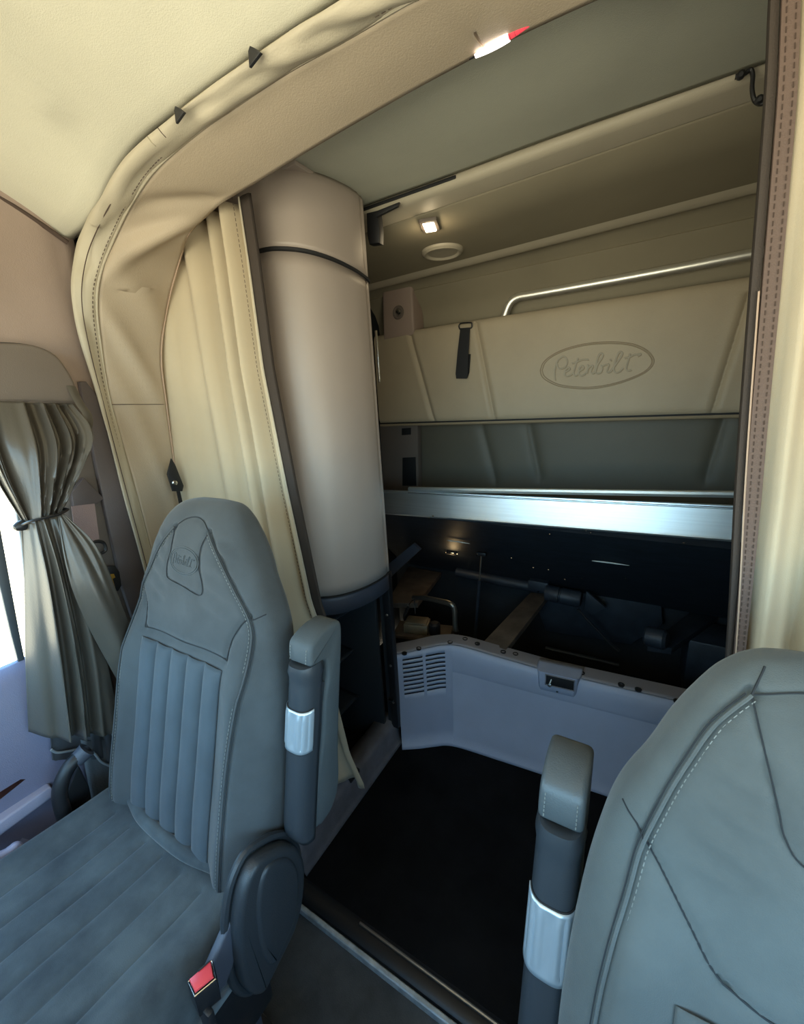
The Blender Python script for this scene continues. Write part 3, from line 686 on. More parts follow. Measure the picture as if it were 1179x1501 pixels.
adopt(grid('vent_backing', [[p + Vector((-.02, .03, 0)) for p in r[1:-1]] for r in (vent_rows[6], vent_rows[-3])], M['seal'], None, .002), fp)
i1 = iv[-1]
adopt(grid('main_section', [r[i1:] for r in rows], M['grey_panel'], None, .004, 60, off=-1), fp)
fr_rows = []
for d_, dz in ((-.006, 0), (.02, .003), (.05, .005), (.075, .005), (.078, -.02)):
    fr_rows.append([Vector((p.x, p.y, zt[i] + dz)) - pnorm(i) * d_ * (1 if d_ > 0 else -1) * (1 if d_ > 0 else 0) if d_ > 0 else rows[-1][i] for i, p in enumerate(plan)])
adopt(grid('top_flange', fr_rows, M['flange'], None, .003, 50), fp)
for px, py in ((593, 957), (614, 950), (660, 941), (682, 936), (700, 943), (738, 955), (756, 958), (795, 970), (853, 986), (911, 1003), (936, 1010), (993, 1027), (1040, 1042)):
    p = atz(px, py, .460)
    i = min(range(len(plan)), key=lambda q: abs(plan[q].x - p.x)); h = zt[i] + .009
    p = atz(px, py, h)
    adopt(lathe('screw_hole', p, (0, 0, 1), [(-.006, 0), (-.006, .0105), (.0006, .0115), (.001, .0085), (-.003, .007), (-.003, 0)], M['seal'], None, 14), fp)
# latch pocket
lt = thing('latch_pocket', 'grey latch pocket with a steel striker on the storage panel', 'latch', tuple(aty(820, 1000, 1.46)))
lx0, lx1 = LX0, LX1; ly = 1.462
ang_ = math.radians(4.5); lcx = (lx0 + lx1) / 2
def lrow(w0, w1, yy0, zz0): return None
# shell: a shallow tray standing proud of the panel, open toward the hole
prf = [(.012, .352), (-.006, .366), (-.020, .385), (-.024, .40), (-.024, .464), (.03, .468), (.06, .468)]
rows = []
for y_, z_ in prf:
    r = []
    for k in range(25):
        u = -1 + 2 * k / 24; e = max(0, (abs(u) - .84) / .16)
        w = (lx1 - lx0) / 2 * (.86 + .14 * (z_ - .352) / .116)
        x = u * w; r.append(Vector((lcx + x, ly + y_ + .036 * e ** 2.0 * (1 if y_ < .01 else .0) + x * .08, z_ + .010 * e ** 2 * (1 if z_ < .4 else 0))))
    rows.append(r)
adopt(grid('pocket_shell', rows, M['grey_panel'], None, .003, 50, off=-1), lt)
adopt(box('pocket_hole', (lcx + .010, ly - .0235, .436), (.100, .006, .042), M['seal'], None, .001, (0, 0, ang_)), lt)
adopt(tube('pocket_rim', [Vector((lcx + .010 + sx * .052, ly - .027 + sx * .0042, .436 + sz * .0225)) for sx, sz in ((-1, -1), (1, -1), (1, 1), (-1, 1))], .0022, M['flange'], None, 6, True), lt)
adopt(tube('striker', [(lcx - .020, ly - .026, .440), (lcx - .024, ly - .034, .424)], .0035, M['steel']), lt)
adopt(lathe('striker_nut', (lcx - .024, ly - .036, .420), (0, -1, .3), [(-.005, 0), (-.005, .008), (.004, .008), (.005, 0)], M['chrome'], None, 6), lt)
adopt(lathe('small_screw', (lcx + .002, ly - .020, .388), (0, -1, .4), [(0, .005), (.004, .004), (.004, 0)], M['black'], None, 8), lt)

# ================================================================== LOWER BUNK, RAISED
bk = thing('lower_bunk_platform', 'black lower bunk platform raised on hinges with bright aluminium front rail', 'bunk', (-.28, 1.62, 1.0))
X0, X1 = -1.30, .78
yb, zb = 1.62, .992
def rp_(u, v):  # u out of the deck plane, v along the rail face
    a = math.radians(14); return (yb + v * math.sin(a) + u * math.cos(a), zb + v * math.cos(a) - u * math.sin(a))
def shear(o):
    for v in o.data.vertices: v.co.z += .022 * (v.co.x + .95)
    return o
adopt(shear(extr('front_rail', [rp_(*q) for q in ((.0, -.012), (-.006, -.006), (-.004, .004), (0, .092), (-.004, .095), (-.004, .104), (.004, .108), (.014, .104), (.02, .07), (.02, -.006))], X0, X1, M['alu'], None, closed=True, ang=25)), bk)
xe = aty(604, 712, yb + .06).x
adopt(shear(extr('rail_top_lip', [rp_(*q) for q in ((.002, .105), (-.008, .113), (-.007, .122), (.002, .127), (.020, .125), (.020, .105))], xe, X1, M['alu'], None, closed=True, ang=25)), bk)
gy, gz = rp_(-.0045, .098)
adopt(shear(tube('rail_groove', [(xe, gy, gz), (X1, gy, gz)], .0013, M['seal'], None, 5)), bk)
adopt(mesh('platform_board', [(x, y, z) for x in (X0, X1) for y, z in ((yb + .002, zb - .012), (2.10, .505), (2.115, .53), (yb + .03, zb + .01))], [(0, 1, 2, 3), (4, 7, 6, 5), (0, 4, 5, 1), (1, 5, 6, 2), (2, 6, 7, 3), (3, 7, 4, 0)], M['board'], None, False), bk)
shear(bk.children[-1])
def onboard(px, py, lift=.0):
    nrm = Vector((0, -(.487), -(.48))).normalized(); P0 = Vector((0, yb, zb - .015)) + nrm * lift
    r = ray(px, py); t = (P0 - EYE).dot(nrm) / r.dot(nrm); return EYE + r * t, nrm
for (a, b) in (((655, 792), (689, 797)), ((868, 822), (923, 829))):
    p, nn = onboard(*a, .002); q, _ = onboard(*b, .002)
    adopt(tube('bare_scratch', crom([tuple(p), tuple(p.lerp(q, .4) + Vector((0, 0, .001))), tuple(q)], 9), [.0008, .002, .0024, .0028, .0026, .003, .0028, .002, .0008], M['white'], None, 5), bk)
for px, py in ((635, 756), (629, 759), (859, 778), (866, 781), (590, 788), (750, 818), (782, 832), (804, 835), (853, 848), (828, 849), (917, 848), (806, 783), (1003, 796)):
    p, nn = onboard(px, py, .001)
    adopt(lathe('screw', p, nn, [(0, .0045), (.002, .004), (.003, 0)], M['chrome'], None, 8), bk)
# little bracket at rail end
adopt(box('rail_end_bracket', tuple(aty(559, 732, 1.30)), (.012, .01, .085), M['steel'], None, .002), ps)
# compartment lamp
p, nn = onboard(662, 811, .006); 
ll = thing('compartment_lamp', 'small lit amber lamp under the raised bunk platform', 'lamp', tuple(p))
adopt(box('lamp_body', p - nn * .004, (.062, .024, .010), M['black'], None, .003, (math.radians(45), 0, 0)), ll)
adopt(tube('lamp_lens', [p + Vector((-.032, 0, 0)), p + Vector((-.015, 0, 0)), p + Vector((.012, 0, 0)), p + Vector((.034, 0, 0))], [.002, .0045, .0055, .001], M['lamp_warm'], None, 8), ll)
li = bpy.data.lights.new('compartment_light', 'POINT'); li.energy = .25; li.color = (1, .7, .35); li.shadow_soft_size = .02
lo = bpy.data.objects.new('compartment_light', li); C.objects.link(lo); lo.location = p + nn * .03
# gas strut
sg = thing('gas_strut', 'thin black gas strut holding up the raised bunk platform', 'strut', (-.66, 1.83, .3))
pa, nn = onboard(706, 812, .01); pb = aty(698, 918, pa.y + .02)
adopt(tube('strut_body', [pa.lerp(pb, .35), pb + (pb - pa) * .4], .0085, M['blue_black'], None, 10), sg)
adopt(tube('strut_rod', [pa, pa.lerp(pb, .4)], .004, M['steel'], None, 8), sg)
adopt(box('strut_mount', pa, (.05, .02, .018), M['black'], None, .003), sg)
adopt(lathe('strut_bolt', pa + Vector((-.02, -.01, -.004)), (0, -1, 0), [(0, .005), (.004, .004), (.004, 0)], M['chrome'], None, 8), sg)

# storage compartment contents
for nm, a, b, c_, d_, m, lab in (
    ('support_bar', (566, 884), (600, 830), (655, 832), (612, 884), 'brown_bar', 'wide dusty brown support bar at the left of the under-bunk storage'),
    ('support_bar', (705, 945), (778, 868), (806, 870), (742, 952), 'brown_bar', 'middle brown support bar crossing the under-bunk storage'),
    ('support_bar', (950, 945), (1010, 880), (1048, 888), (985, 950), 'blue_black', 'dark blue-black support bar at the right of the under-bunk storage')):
    hgt = .475 if m == 'brown_bar' else .50
    pts = [atz(*q, hgt) for q in (a, b, c_, d_)]
    pts = [Vector((q.x, min(2.12, max(1.50, q.y)), q.z)) for q in pts]
    tag(plate(nm, pts, (0, 0, -1), .03, M[m], None, .003), lab, 'support bar')
mo = thing('actuator_tube', 'black ribbed cylinder mounted on the middle support bar', 'cylinder', tuple(aty(830, 872, 2.0)))
c0, c1 = aty(800, 868, 1.98), aty(852, 879, 1.98); dv = (c1 - c0).normalized(); Lc = (c1 - c0).length
adopt(lathe('cylinder_body', c0, dv, [(0, 0), (0, .036), (.006, .040), (Lc * .38, .040), (Lc * .40, .034), (Lc * .43, .034), (Lc * .45, .041), (Lc * .94, .041), (Lc, .036), (Lc, 0)], M['blue_black'], None, 20), mo)
adopt(box('mount_block', c0 - dv * .04 + Vector((0, .03, .02)), (.10, .05, .05), M['blue_black'], None, .005), mo)
adopt(plate('end_fin', [c1 + dv * .02 + Vector(v) for v in ((0, 0, .05), (.09, 0, -.02), (.03, 0, -.07), (0, 0, -.05))], (0, 1, 0), .02, M['blue_black'], None, .003), mo)
adopt(tube('cable', crom([tuple(aty(x, y, 1.97)) for x, y in ((848, 893), (858, 905), (880, 928), (898, 946), (908, 954))], 20), .007, M['black']), mo)
tag(plate('liner_panel', [aty(x, y, 2.09) for x, y in ((770, 845), (968, 865), (972, 915), (925, 945), (800, 925))], (0, 1, 0), .02, M['blue_black'], None, .006), 'dark blue-black liner panel hanging behind the storage bars', 'panel')
tag(tube('pipe', [aty(x, y, 2.05) for x, y in ((670, 838), (790, 862))], .028, M['blue_black'], None, 14), 'dark horizontal pipe behind the gas strut', 'pipe')
tag(tube('floor_conduit', [atz(x, y, .25) for x, y in ((800, 950), (908, 975))], .010, M['board'], None, 10), 'thin brown conduit low in the dark storage space', 'conduit')
tag(b2('right_bin', tuple(aty(1010, 938, 1.9) + Vector((0, 0, -.25))), tuple(aty(1010, 938, 1.9) + Vector((.42, .2, 0))), M['blue_black'], None, .01), 'blue-black box at the far right of the under-bunk storage', 'box')
tag(lathe('bar_knuckle', aty(962, 935, 1.75), (1, -.3, .1), [(-.04, 0), (-.04, .03), (-.03, .04), (.03, .04), (.04, .03), (.04, 0)], M['blue_black']), 'round black knuckle at the near end of the right support bar', 'knuckle')
tb = thing('steel_handle', 'bent worn steel handle in the left of the under-bunk storage', 'handle', tuple(aty(640, 885, 1.62)))
adopt(tube('bent_tube', crom([tuple(aty(x, y, yy)) for x, y, yy in ((606, 876, 1.66), (625, 877, 1.64), (645, 881, 1.62), (660, 885, 1.60), (666, 892, 1.60), (667, 910, 1.60), (668, 925, 1.60))], 30), .0125, M['steel'], None, 12), tb)
adopt(lathe('foot', aty(668, 924, 1.60), (0, 0, -1), [(0, .013), (0, .016), (.02, .016), (.02, 0)], M['black']), tb)
bx = thing('junction_box', 'small tan metal box with hook wire in the left storage corner', 'box', tuple(aty(610, 920, 1.58)))
c = aty(612, 917, 1.57)
adopt(box('case', c, (.12, .08, .05), M['tan_box'], None, .004, (0, 0, .25)), bx)
adopt(box('lid', c + Vector((0, 0, .029)), (.105, .07, .008), M['tan_box'], None, .003, (0, 0, .25)), bx)
adopt(lathe('knob', c + Vector((.085, .02, 0)), (0, 0, 1), [(-.03, .028), (.02, .028), (.028, .018), (.028, 0)], M['black']), bx)
adopt(tube('hook_wire', crom([tuple(aty(x, y, 1.52)) for x, y in ((594, 900), (600, 886), (607, 879), (608, 884), (609, 900))], 20), .0022, M['chrome']), bx)
adopt(tube('plug', [aty(593, 902, 1.52), aty(600, 888, 1.52)], .007, M['black']), bx)
adopt(box('tray', c + Vector((.02, .02, -.04)), (.28, .14, .02), M['brown_bar'], None, .003, (0, 0, .25)), bx)
tag(mesh('side_bracket', *(lambda P: ([*P, *[q + Vector((0, .02, 0)) for q in P]], [(0, 1, 2, 3), (4, 7, 6, 5), (0, 4, 5, 1), (1, 5, 6, 2), (2, 6, 7, 3), (3, 7, 4, 0)]))([aty(x, y, 1.75) for x, y in ((556, 838), (606, 797), (616, 806), (566, 852))]), M['grey_side'], None, False), 'slanted grey metal brace between cabinet post and raised platform', 'brace')
tag(b2('compartment_floor', (-1.36, 1.52, .0), (.80, 2.14, .02), M['dark'], None, 0), 'black floor of the under-bunk storage compartment', 'storage floor')

# ================================================================== UPPER BUNK PANEL (folded against the rear wall)
ub = thing('upper_bunk', 'beige leather-covered upper bunk folded up with embossed oval emblem', 'bunk', (-.28, 2.0, 1.6))
YB = 2.0
zbot, ztop = 1.5 + (aty(800, 614, YB).z - 1.5), aty(820, 449, YB).z
GR = []
for a, b in (((601, 490), (636, 619)), ((698, 475), (724, 612)), ((1098, 432), (1044, 606))):
    p, q = aty(*a, YB), aty(*b, YB); GR.append(((p.x, p.z), (q.x, q.z)))
def bunk_y(x, z):
    y = YB
    for (xa, za), (xb, zb_) in GR:
        t = (z - za) / (zb_ - za)
        if t > -.02:
            xx = xa + (xb - xa) * t; d = x - xx
            y += .014 * math.exp(-abs(d) / .011) - .003 * math.exp(-((abs(d) - .022) / .018) ** 2)
            sm = min(1, max(0, 1 - t * .0))
    # pillow at rims
    e = min(z - zbot, ztop - z); y += .016 * math.exp(-max(0, e) / .012)
    y += .0012 * noise.noise(Vector((x * 6, z * 9, 2)))
    return y
xs = np.linspace(-1.34, .79, 560); zs = np.concatenate([np.linspace(zbot, zbot + .04, 12), np.linspace(zbot + .045, ztop - .045, 50), np.linspace(ztop - .04, ztop, 12)])
rows = [[Vector((x, YB + .11, zbot + .01)) for x in xs]] + [[Vector((x, YB + .03, zbot - .002)) for x in xs]] + [[Vector((x, bunk_y(x, z), z)) for x in xs] for z in zs] + [[Vector((x, YB + .035, ztop + .004)) for x in xs]] + [[Vector((x, YB + .11, ztop)) for x in xs]]
adopt(grid('leather_cover', rows, M['leather'], None, 0, 80), ub)
adopt(b2('bunk_core', (-1.335, YB + .04, zbot + .012), (.785, YB + .105, ztop - .006), M['black'], None, 0), ub)
adopt(tube('edge_piping', [(x, YB + .012, zbot - .010) for x in np.linspace(-1.34, .79, 40)], .0075, M['leather_seam'], None, 8), ub)
adopt(b2('edge_gap', (-1.34, YB + .006, zbot - .004), (.79, YB + .02, zbot + .003), M['seal'], None, 0), ub)
# emblem: oval ring and script strokes, embossed
def emb(u, v, off=0): # coordinates in the 1179x558 view of the emblem
    px = 780 + u * 190 / 1179; py = 490 + v * 90 / 558
    p = aty(px, py, YB); return Vector((p.x, bunk_y(p.x, p.z) - off, p.z))
ov = []
ovpts = [(75, 330), (100, 262), (160, 205), (260, 150), (380, 110), (520, 82), (680, 70), (830, 75), (950, 98), (1050, 148), (1105, 215), (1102, 275), (1050, 335), (960, 385), (830, 435), (680, 475), (520, 495), (370, 490), (240, 470), (140, 425), (90, 380)]
oc = crom([(u, v, 0) for u, v in ovpts + ovpts[:1]], 120)[:-1]
oc_in = [Vector((590 + (p.x - 590) * .965, 283 + (p.y - 283) * .935, 0)) for p in oc]
em = adopt(tube('emblem_oval', [emb(p.x, p.y) for p in oc], .0022, M['leather_seam'], None, 6, True), ub)
adopt(tube('emblem_oval', [emb(p.x, p.y) for p in oc_in], .0022, M['leather_seam'], None, 6, True), ub)
S_ = [ # script letters P e t e r b i l t
 [(210, 415), (206, 370), (208, 320), (222, 265), (245, 225), (285, 200), (315, 220), (318, 260), (300, 295), (265, 312), (235, 300), (228, 265)],
 [(292, 375), (300, 345), (325, 330), (345, 312), (330, 300), (305, 320), (298, 350), (310, 378), (345, 372), (375, 350)],
 [(418, 215), (402, 260), (388, 310), (378, 350), (390, 375), (415, 368)],
 [(362, 262), (400, 255), (450, 232), (515, 228)],
 [(415, 365), (432, 335), (460, 318), (472, 298), (455, 285), (432, 305), (425, 345), (440, 375), (475, 365), (495, 340)],
 [(500, 280), (512, 290), (500, 355), (512, 310), (540, 285), (555, 290), (540, 320), (538, 345), (556, 355), (578, 335)],
 [(578, 335), (600, 270), (635, 215), (645, 180), (622, 175), (598, 215), (585, 280), (578, 330), (592, 355), (625, 345), (640, 305), (625, 280)],
 [(640, 290), (675, 275), (700, 275), (682, 330), (690, 345), (715, 338), (735, 310)],
 [(712, 225), (720, 240)],
 [(735, 310), (775, 255), (815, 195), (822, 165), (795, 162), (770, 210), (752, 270), (745, 320), (765, 348), (800, 335), (830, 305)],
 [(893, 175), (880, 225), (862, 285), (858, 315), (875, 330), (905, 322)],
 [(842, 215), (890, 205), (930, 185), (990, 178), (960, 200)],
]
adopt(tubes('emblem_lettering', [[emb(p.x, p.y, -.0005) for p in crom([(u, v, 0) for u, v in s], max(8, len(s) * 5))] for s in S_], .0035, M['vinyl_light'], None, 8), ub)
adopt(tubes('emblem_lettering_edge', [[emb(p.x + 7, p.y + 7, -.0014) for p in crom([(u, v, 0) for u, v in s], max(8, len(s) * 5))] for s in S_], .0026, M['leather_seam'], None, 6), ub)
# webbing pull loop
pl = thing('pull_strap', 'black webbing pull loop hanging on the folded upper bunk', 'strap', tuple(aty(681, 480, YB - .01)))
adopt(tube('slot_ring', crom([tuple(aty(x, y, YB - .008)) for x, y in ((673, 477), (676, 474), (690, 473), (692, 476), (690, 481), (676, 483), (673, 479), (673, 477))], 30), .0035, M['black']), pl)
adopt(plate('front_webbing', crom([tuple(aty(x, y, YB - .012)) for x, y in ((675, 481), (689, 480))], 3) + [aty(x, y, YB - .03) for x, y in ((687, 515), (685, 553))] + [aty(x, y, YB - .034) for x, y in ((684, 555), (669, 555))] + [aty(x, y, YB - .03) for x, y in ((668, 548), (671, 515))], (0, 1, 0), .003, M['black'], None, 0), pl)
adopt(plate('rear_webbing', [aty(x, y, YB - .010) for x, y in ((684, 519), (690, 519), (688, 546), (685, 554), (680, 554))], (0, 1, 0), .003, M['seal'], None, 0), pl)
# chrome rail behind the bunk
gr = thing('guard_rail', 'polished chrome rail running behind the folded upper bunk', 'rail', (-.1, 2.06, 1.9))
adopt(tube('rail_tube', crom([tuple(aty(x, y, 2.07)) for x, y in ((738, 470), (744, 452), (750, 442), (760, 436), (776, 433))], 16) + [aty(x, y, 2.07) for x, y in ((900, 411), (1000, 392.5), (1110, 371))] + [Vector((.78, 2.07, aty(1110, 371, 2.07).z))], .0185, M['rail_steel'], None, 14), gr)
# corner pod with reading light
pod = thing('corner_pod', 'taupe corner housing with small reading light at the rear left of sleeper', 'lamp', tuple(aty(585, 450, 2.02)))
a, b = aty(564, 415, 2.0), aty(606, 480, 2.0)
adopt(plate('housing', [aty(x, y, 2.0) for x, y in ((562, 500), (560, 430), (566, 413), (598, 411), (604, 420), (607, 490))], (0, 1, 0), .12, M['side'], None, .012, 3), pod)
adopt(lathe('light_bezel', aty(584, 458, 1.995), (0, -1, 0), [(0, .034), (.006, .030), (.006, .022), (.002, .018), (.002, 0)], M['taupe']), pod)
adopt(lathe('light_eye', aty(584, 457, 1.99), (.1, -1, 0), [(0, .016), (.008, .010), (.01, 0)], M['chrome']), pod)
# lower corner fixtures under the upper bunk at left
lc = thing('corner_console', 'dark trim console with two black sockets in the rear left corner under the bunk', 'console', tuple(aty(585, 660, 2.1)))
adopt(plate('console_face', [aty(x, y, 2.06) for x, y in ((556, 622), (612, 620), (614, 735), (560, 735))], (0, 1, 0), .05, M['taupe'], None, .006), lc)
adopt(plate('socket', [aty(x, y, 2.055) for x, y in ((589, 628), (602, 627), (602, 637), (589, 638))], (0, 1, 0), .01, M['seal'], None, .002), lc)
adopt(plate('socket', [aty(x, y, 2.055) for x, y in ((590, 671), (609, 670), (610, 712), (590, 712))], (0, 1, 0), .01, M['seal'], None, .002), lc)

# ceiling dome light and speaker
dm = thing('dome_light', 'small lit dome light in a recessed oblong frame on the overhead panel', 'lamp', tuple(atz(630, 330, 2.09)))
c = atz(630, 330, 2.090)
adopt(box('frame', c + Vector((0, 0, .0)), (.062, .10, .012), M['taupe'], None, .004, (0, 0, math.radians(18))), dm)
adopt(box('lens', c + Vector((0, 0, -.005)), (.040, .074, .010), M['lamp_white'], None, .004, (0, 0, math.radians(18))), dm)
li = bpy.data.lights.new('dome_bulb', 'POINT'); li.energy = .35; li.color = (1, .8, .5); li.shadow_soft_size = .02
lo = bpy.data.objects.new('dome_bulb', li); C.objects.link(lo); lo.location = c + Vector((0, 0, -.03))
spk = tag(lathe('speaker_cover', atz(649, 369, 2.084), (0, 0, -1), [(-.004, .085), (.004, .083), (.011, .074), (.011, .068), (.004, .060), (.0035, .030), (.005, 0)], M['vinyl_light'], None, 40), 'round beige speaker cover on the overhead panel beside the dome light', 'speaker')
# brackets on the lip
lb = thing('lip_latch', 'black latch at the left end of the overhead panel lip', 'latch', tuple(aty(546, 335, 1.31)))
adopt(plate('latch_body', [aty(x, y, 1.29) for x, y in ((537, 312), (553, 308), (556, 335), (556, 356), (541, 358), (538, 345))], (0, 1, 0), .03, M['black'], None, .004), lb)
adopt(plate('latch_tongue', [aty(x, y, 1.285) for x, y in ((545, 312), (585, 296), (583, 302), (552, 318))], (0, 1, 0), .01, M['black'], None, .001), lb)
rb = thing('metal_bracket', 'black cranked bracket on the overhead lip near the right curtain', 'bracket', tuple(aty(1105, 120, 1.28)))
adopt(tube('crank', crom([tuple(aty(x, y, 1.285)) for x, y in ((1078, 113), (1092, 108), (1101, 103), (1104, 112), (1103, 130), (1106, 146), (1114, 152), (1124, 150))], 30), .006, M['black'], flat=.7), rb)
for x, y in ((1086, 111), (1113, 147)):
    adopt(lathe('bolt', aty(x, y, 1.282), (0, -1, -.2), [(0, .008), (.006, .008), (.010, .004), (.010, 0)], M['black'], None, 10), rb)

# ================================================================== RIGHT SLEEPER CURTAIN
rc = thing('sleeper_curtain', 'tan sleeper curtain with stitched brown edge at the right of the opening', 'curtain', (.3, .8, 1.1), 'sleeper curtains')
YR = .80
rows = []; n = 160
def redge(py):
    px = sinterp(py, [-200, 0, 130, 280, 480, 700, 860, 960], [1138, 1127, 1121, 1110, 1094, 1078, 1070, 1064]); return aty(px, py, YR)
edges = [redge(py) for py in np.linspace(-120, 962, 60)]
edges += [Vector((edges[-1].x + .001 * k, YR, edges[-1].z - .05 * k)) for k in range(1, 19)]
for i, e_ in enumerate(edges):
    v = i / (len(edges) - 1); bw = interp(v, [0, .2, .4, .6, .75, 1], [.027, .032, .034, .033, .026, .014]); r = []
    x0 = e_.x + bw
    for j in range(n):
        u = j / (n - 1); x = x0 + (.76 - x0) * u
        ph = 2 * math.pi * (7.0 * u ** 1.0) + .5 * math.sin(2 * v)
        y = YR + .012 - .024 * math.sin(ph) * min(1, u * 14 + .25) - .004 * math.sin(2.7 * ph + v * 4)
        r.append(Vector((x, y, e_.z)))
    rows.append(r)
adopt(grid('curtain_cloth', rows, M['curtain'], None, .002, 80), rc)
bd = [[e_ + Vector((k * interp(i / 77, [0, .2, .4, .6, .75, 1], [.027, .032, .034, .033, .026, .014]), yy, 0)) for k, yy in ((0, .004), (.06, -.003), (.34, -.004))] for i, e_ in enumerate(edges)]
adopt(grid('edge_tape', bd, M['band'], None, .003, 50), rc)
bd2 = [[e_ + Vector((k * interp(i / 77, [0, .2, .4, .6, .75, 1], [.027, .032, .034, .033, .026, .014]), yy, 0)) for k, yy in ((.36, -.002), (.40, -.007), (.98, -.006), (1.02, .006))] for i, e_ in enumerate(edges)]
adopt(grid('stitched_border', bd2, M['mauve'], None, .003, 50), rc)
for k in (.55, .84):
    adopt(stitches('stitching', [e_ + Vector((k * interp(i / 77, [0, .2, .4, .6, .75, 1], [.027, .032, .034, .033, .026, .014]), -.0075, 0)) for i, e_ in enumerate(edges[:60])], M['thread'], None, .010, .0007), rc)
adopt(tube('border_binding', [e_ + Vector((.37 * interp(i / 77, [0, .2, .4, .6, .75, 1], [.027, .032, .034, .033, .026, .014]), -.007, 0)) for i, e_ in enumerate(edges[30:62])], .0013, M['piping'], None, 5), rc)

# ================================================================== SEATS
ZK = [.44, .50, .60, .80, .95, 1.05, 1.10, 1.15, 1.20, 1.25, 1.28, 1.30, 1.307]
HW = [.215, .238, .250, .254, .242, .224, .209, .184, .163, .137, .115, .085, .045]
YF = [.325, .318, .322, .375, .418, .450, .462, .475, .488, .508, .528, .550, .565]
DP = [.09, .11, .13, .135, .135, .130, .125, .12, .115, .095, .072, .045, .02]
def sy_front(x, z, seams=()):
    hw = sinterp(z, ZK, HW); yf = sinterp(z, ZK, YF); d = sinterp(z, ZK, DP); t = max(-.9999, min(.9999, x / hw))
    n_ = 3.4; y = yf + d / 2 - d / 2 * (1 - abs(t) ** n_) ** (1 / n_)
    B = interp(z, [.45, .6, .95, 1.06], [.02, .034, .030, 0.0]); y -= B * math.exp(-((abs(t) - .76) / .17) ** 2)
    y += interp(z, [1.02, 1.1, 1.22, 1.28], [0, .008, .008, 0]) * math.exp(-(t / .6) ** 2) * -1
    for s, dep, w in seams:
        q = pdist(x, z, s)
        if q < 4 * w: y += dep * math.exp(-(q / w) ** 2)
    return y
def sym(p): return [p, [(-x, z) for x, z in p]]
SEAMS_A = dict(pip=[(.057, 1.252), (.085, 1.222), (.112, 1.188), (.142, 1.145), (.178, 1.096), (.191, 1.05), (.197, .98), (.193, .88), (.190, .78), (.192, .62), (.185, .52)],
    cre=[(.178, 1.096), (.160, 1.075), (.146, 1.05), (.141, 1.025), (.140, 1.005)], yoke=[(.140, 1.005), (.07, 1.008), (0, 1.005), (-.07, 1.008), (-.140, 1.005)],
    drop=[(.057, 1.252), (.047, 1.225), (.047, 1.182), (.058, 1.150), (.061, 1.130), (.048, 1.122), (0, 1.132), (-.048, 1.138), (-.061, 1.145), (-.062, 1.170), (-.052, 1.20), (-.052, 1.23), (-.057, 1.252)],
    top=[(-.057, 1.252), (-.03, 1.270), (0, 1.276), (.03, 1.270), (.057, 1.252)], zt=1.0)
SEAMS_B = dict(pip=[(.095, 1.272), (.112, 1.252), (.128, 1.227), (.145, 1.186), (.162, 1.137), (.179, 1.079), (.190, 1.02), (.204, .946), (.212, .848), (.212, .70), (.200, .54)],
    cre=[(.179, 1.079), (.150, 1.045), (.130, 1.017), (.110, .987), (.096, .974)], yoke=[(.096, .974), (.057, .962), (0, .958), (-.057, .962), (-.096, .974)],
    drop=[(.095, 1.272), (.088, 1.245), (.070, 1.181), (.062, 1.153), (.045, 1.133), (0, 1.125), (-.045, 1.133), (-.062, 1.153), (-.070, 1.181), (-.088, 1.245), (-.095, 1.272)],
    top=[(-.095, 1.272), (-.05, 1.285), (0, 1.288), (.05, 1.285), (.095, 1.272)], zt=.95)
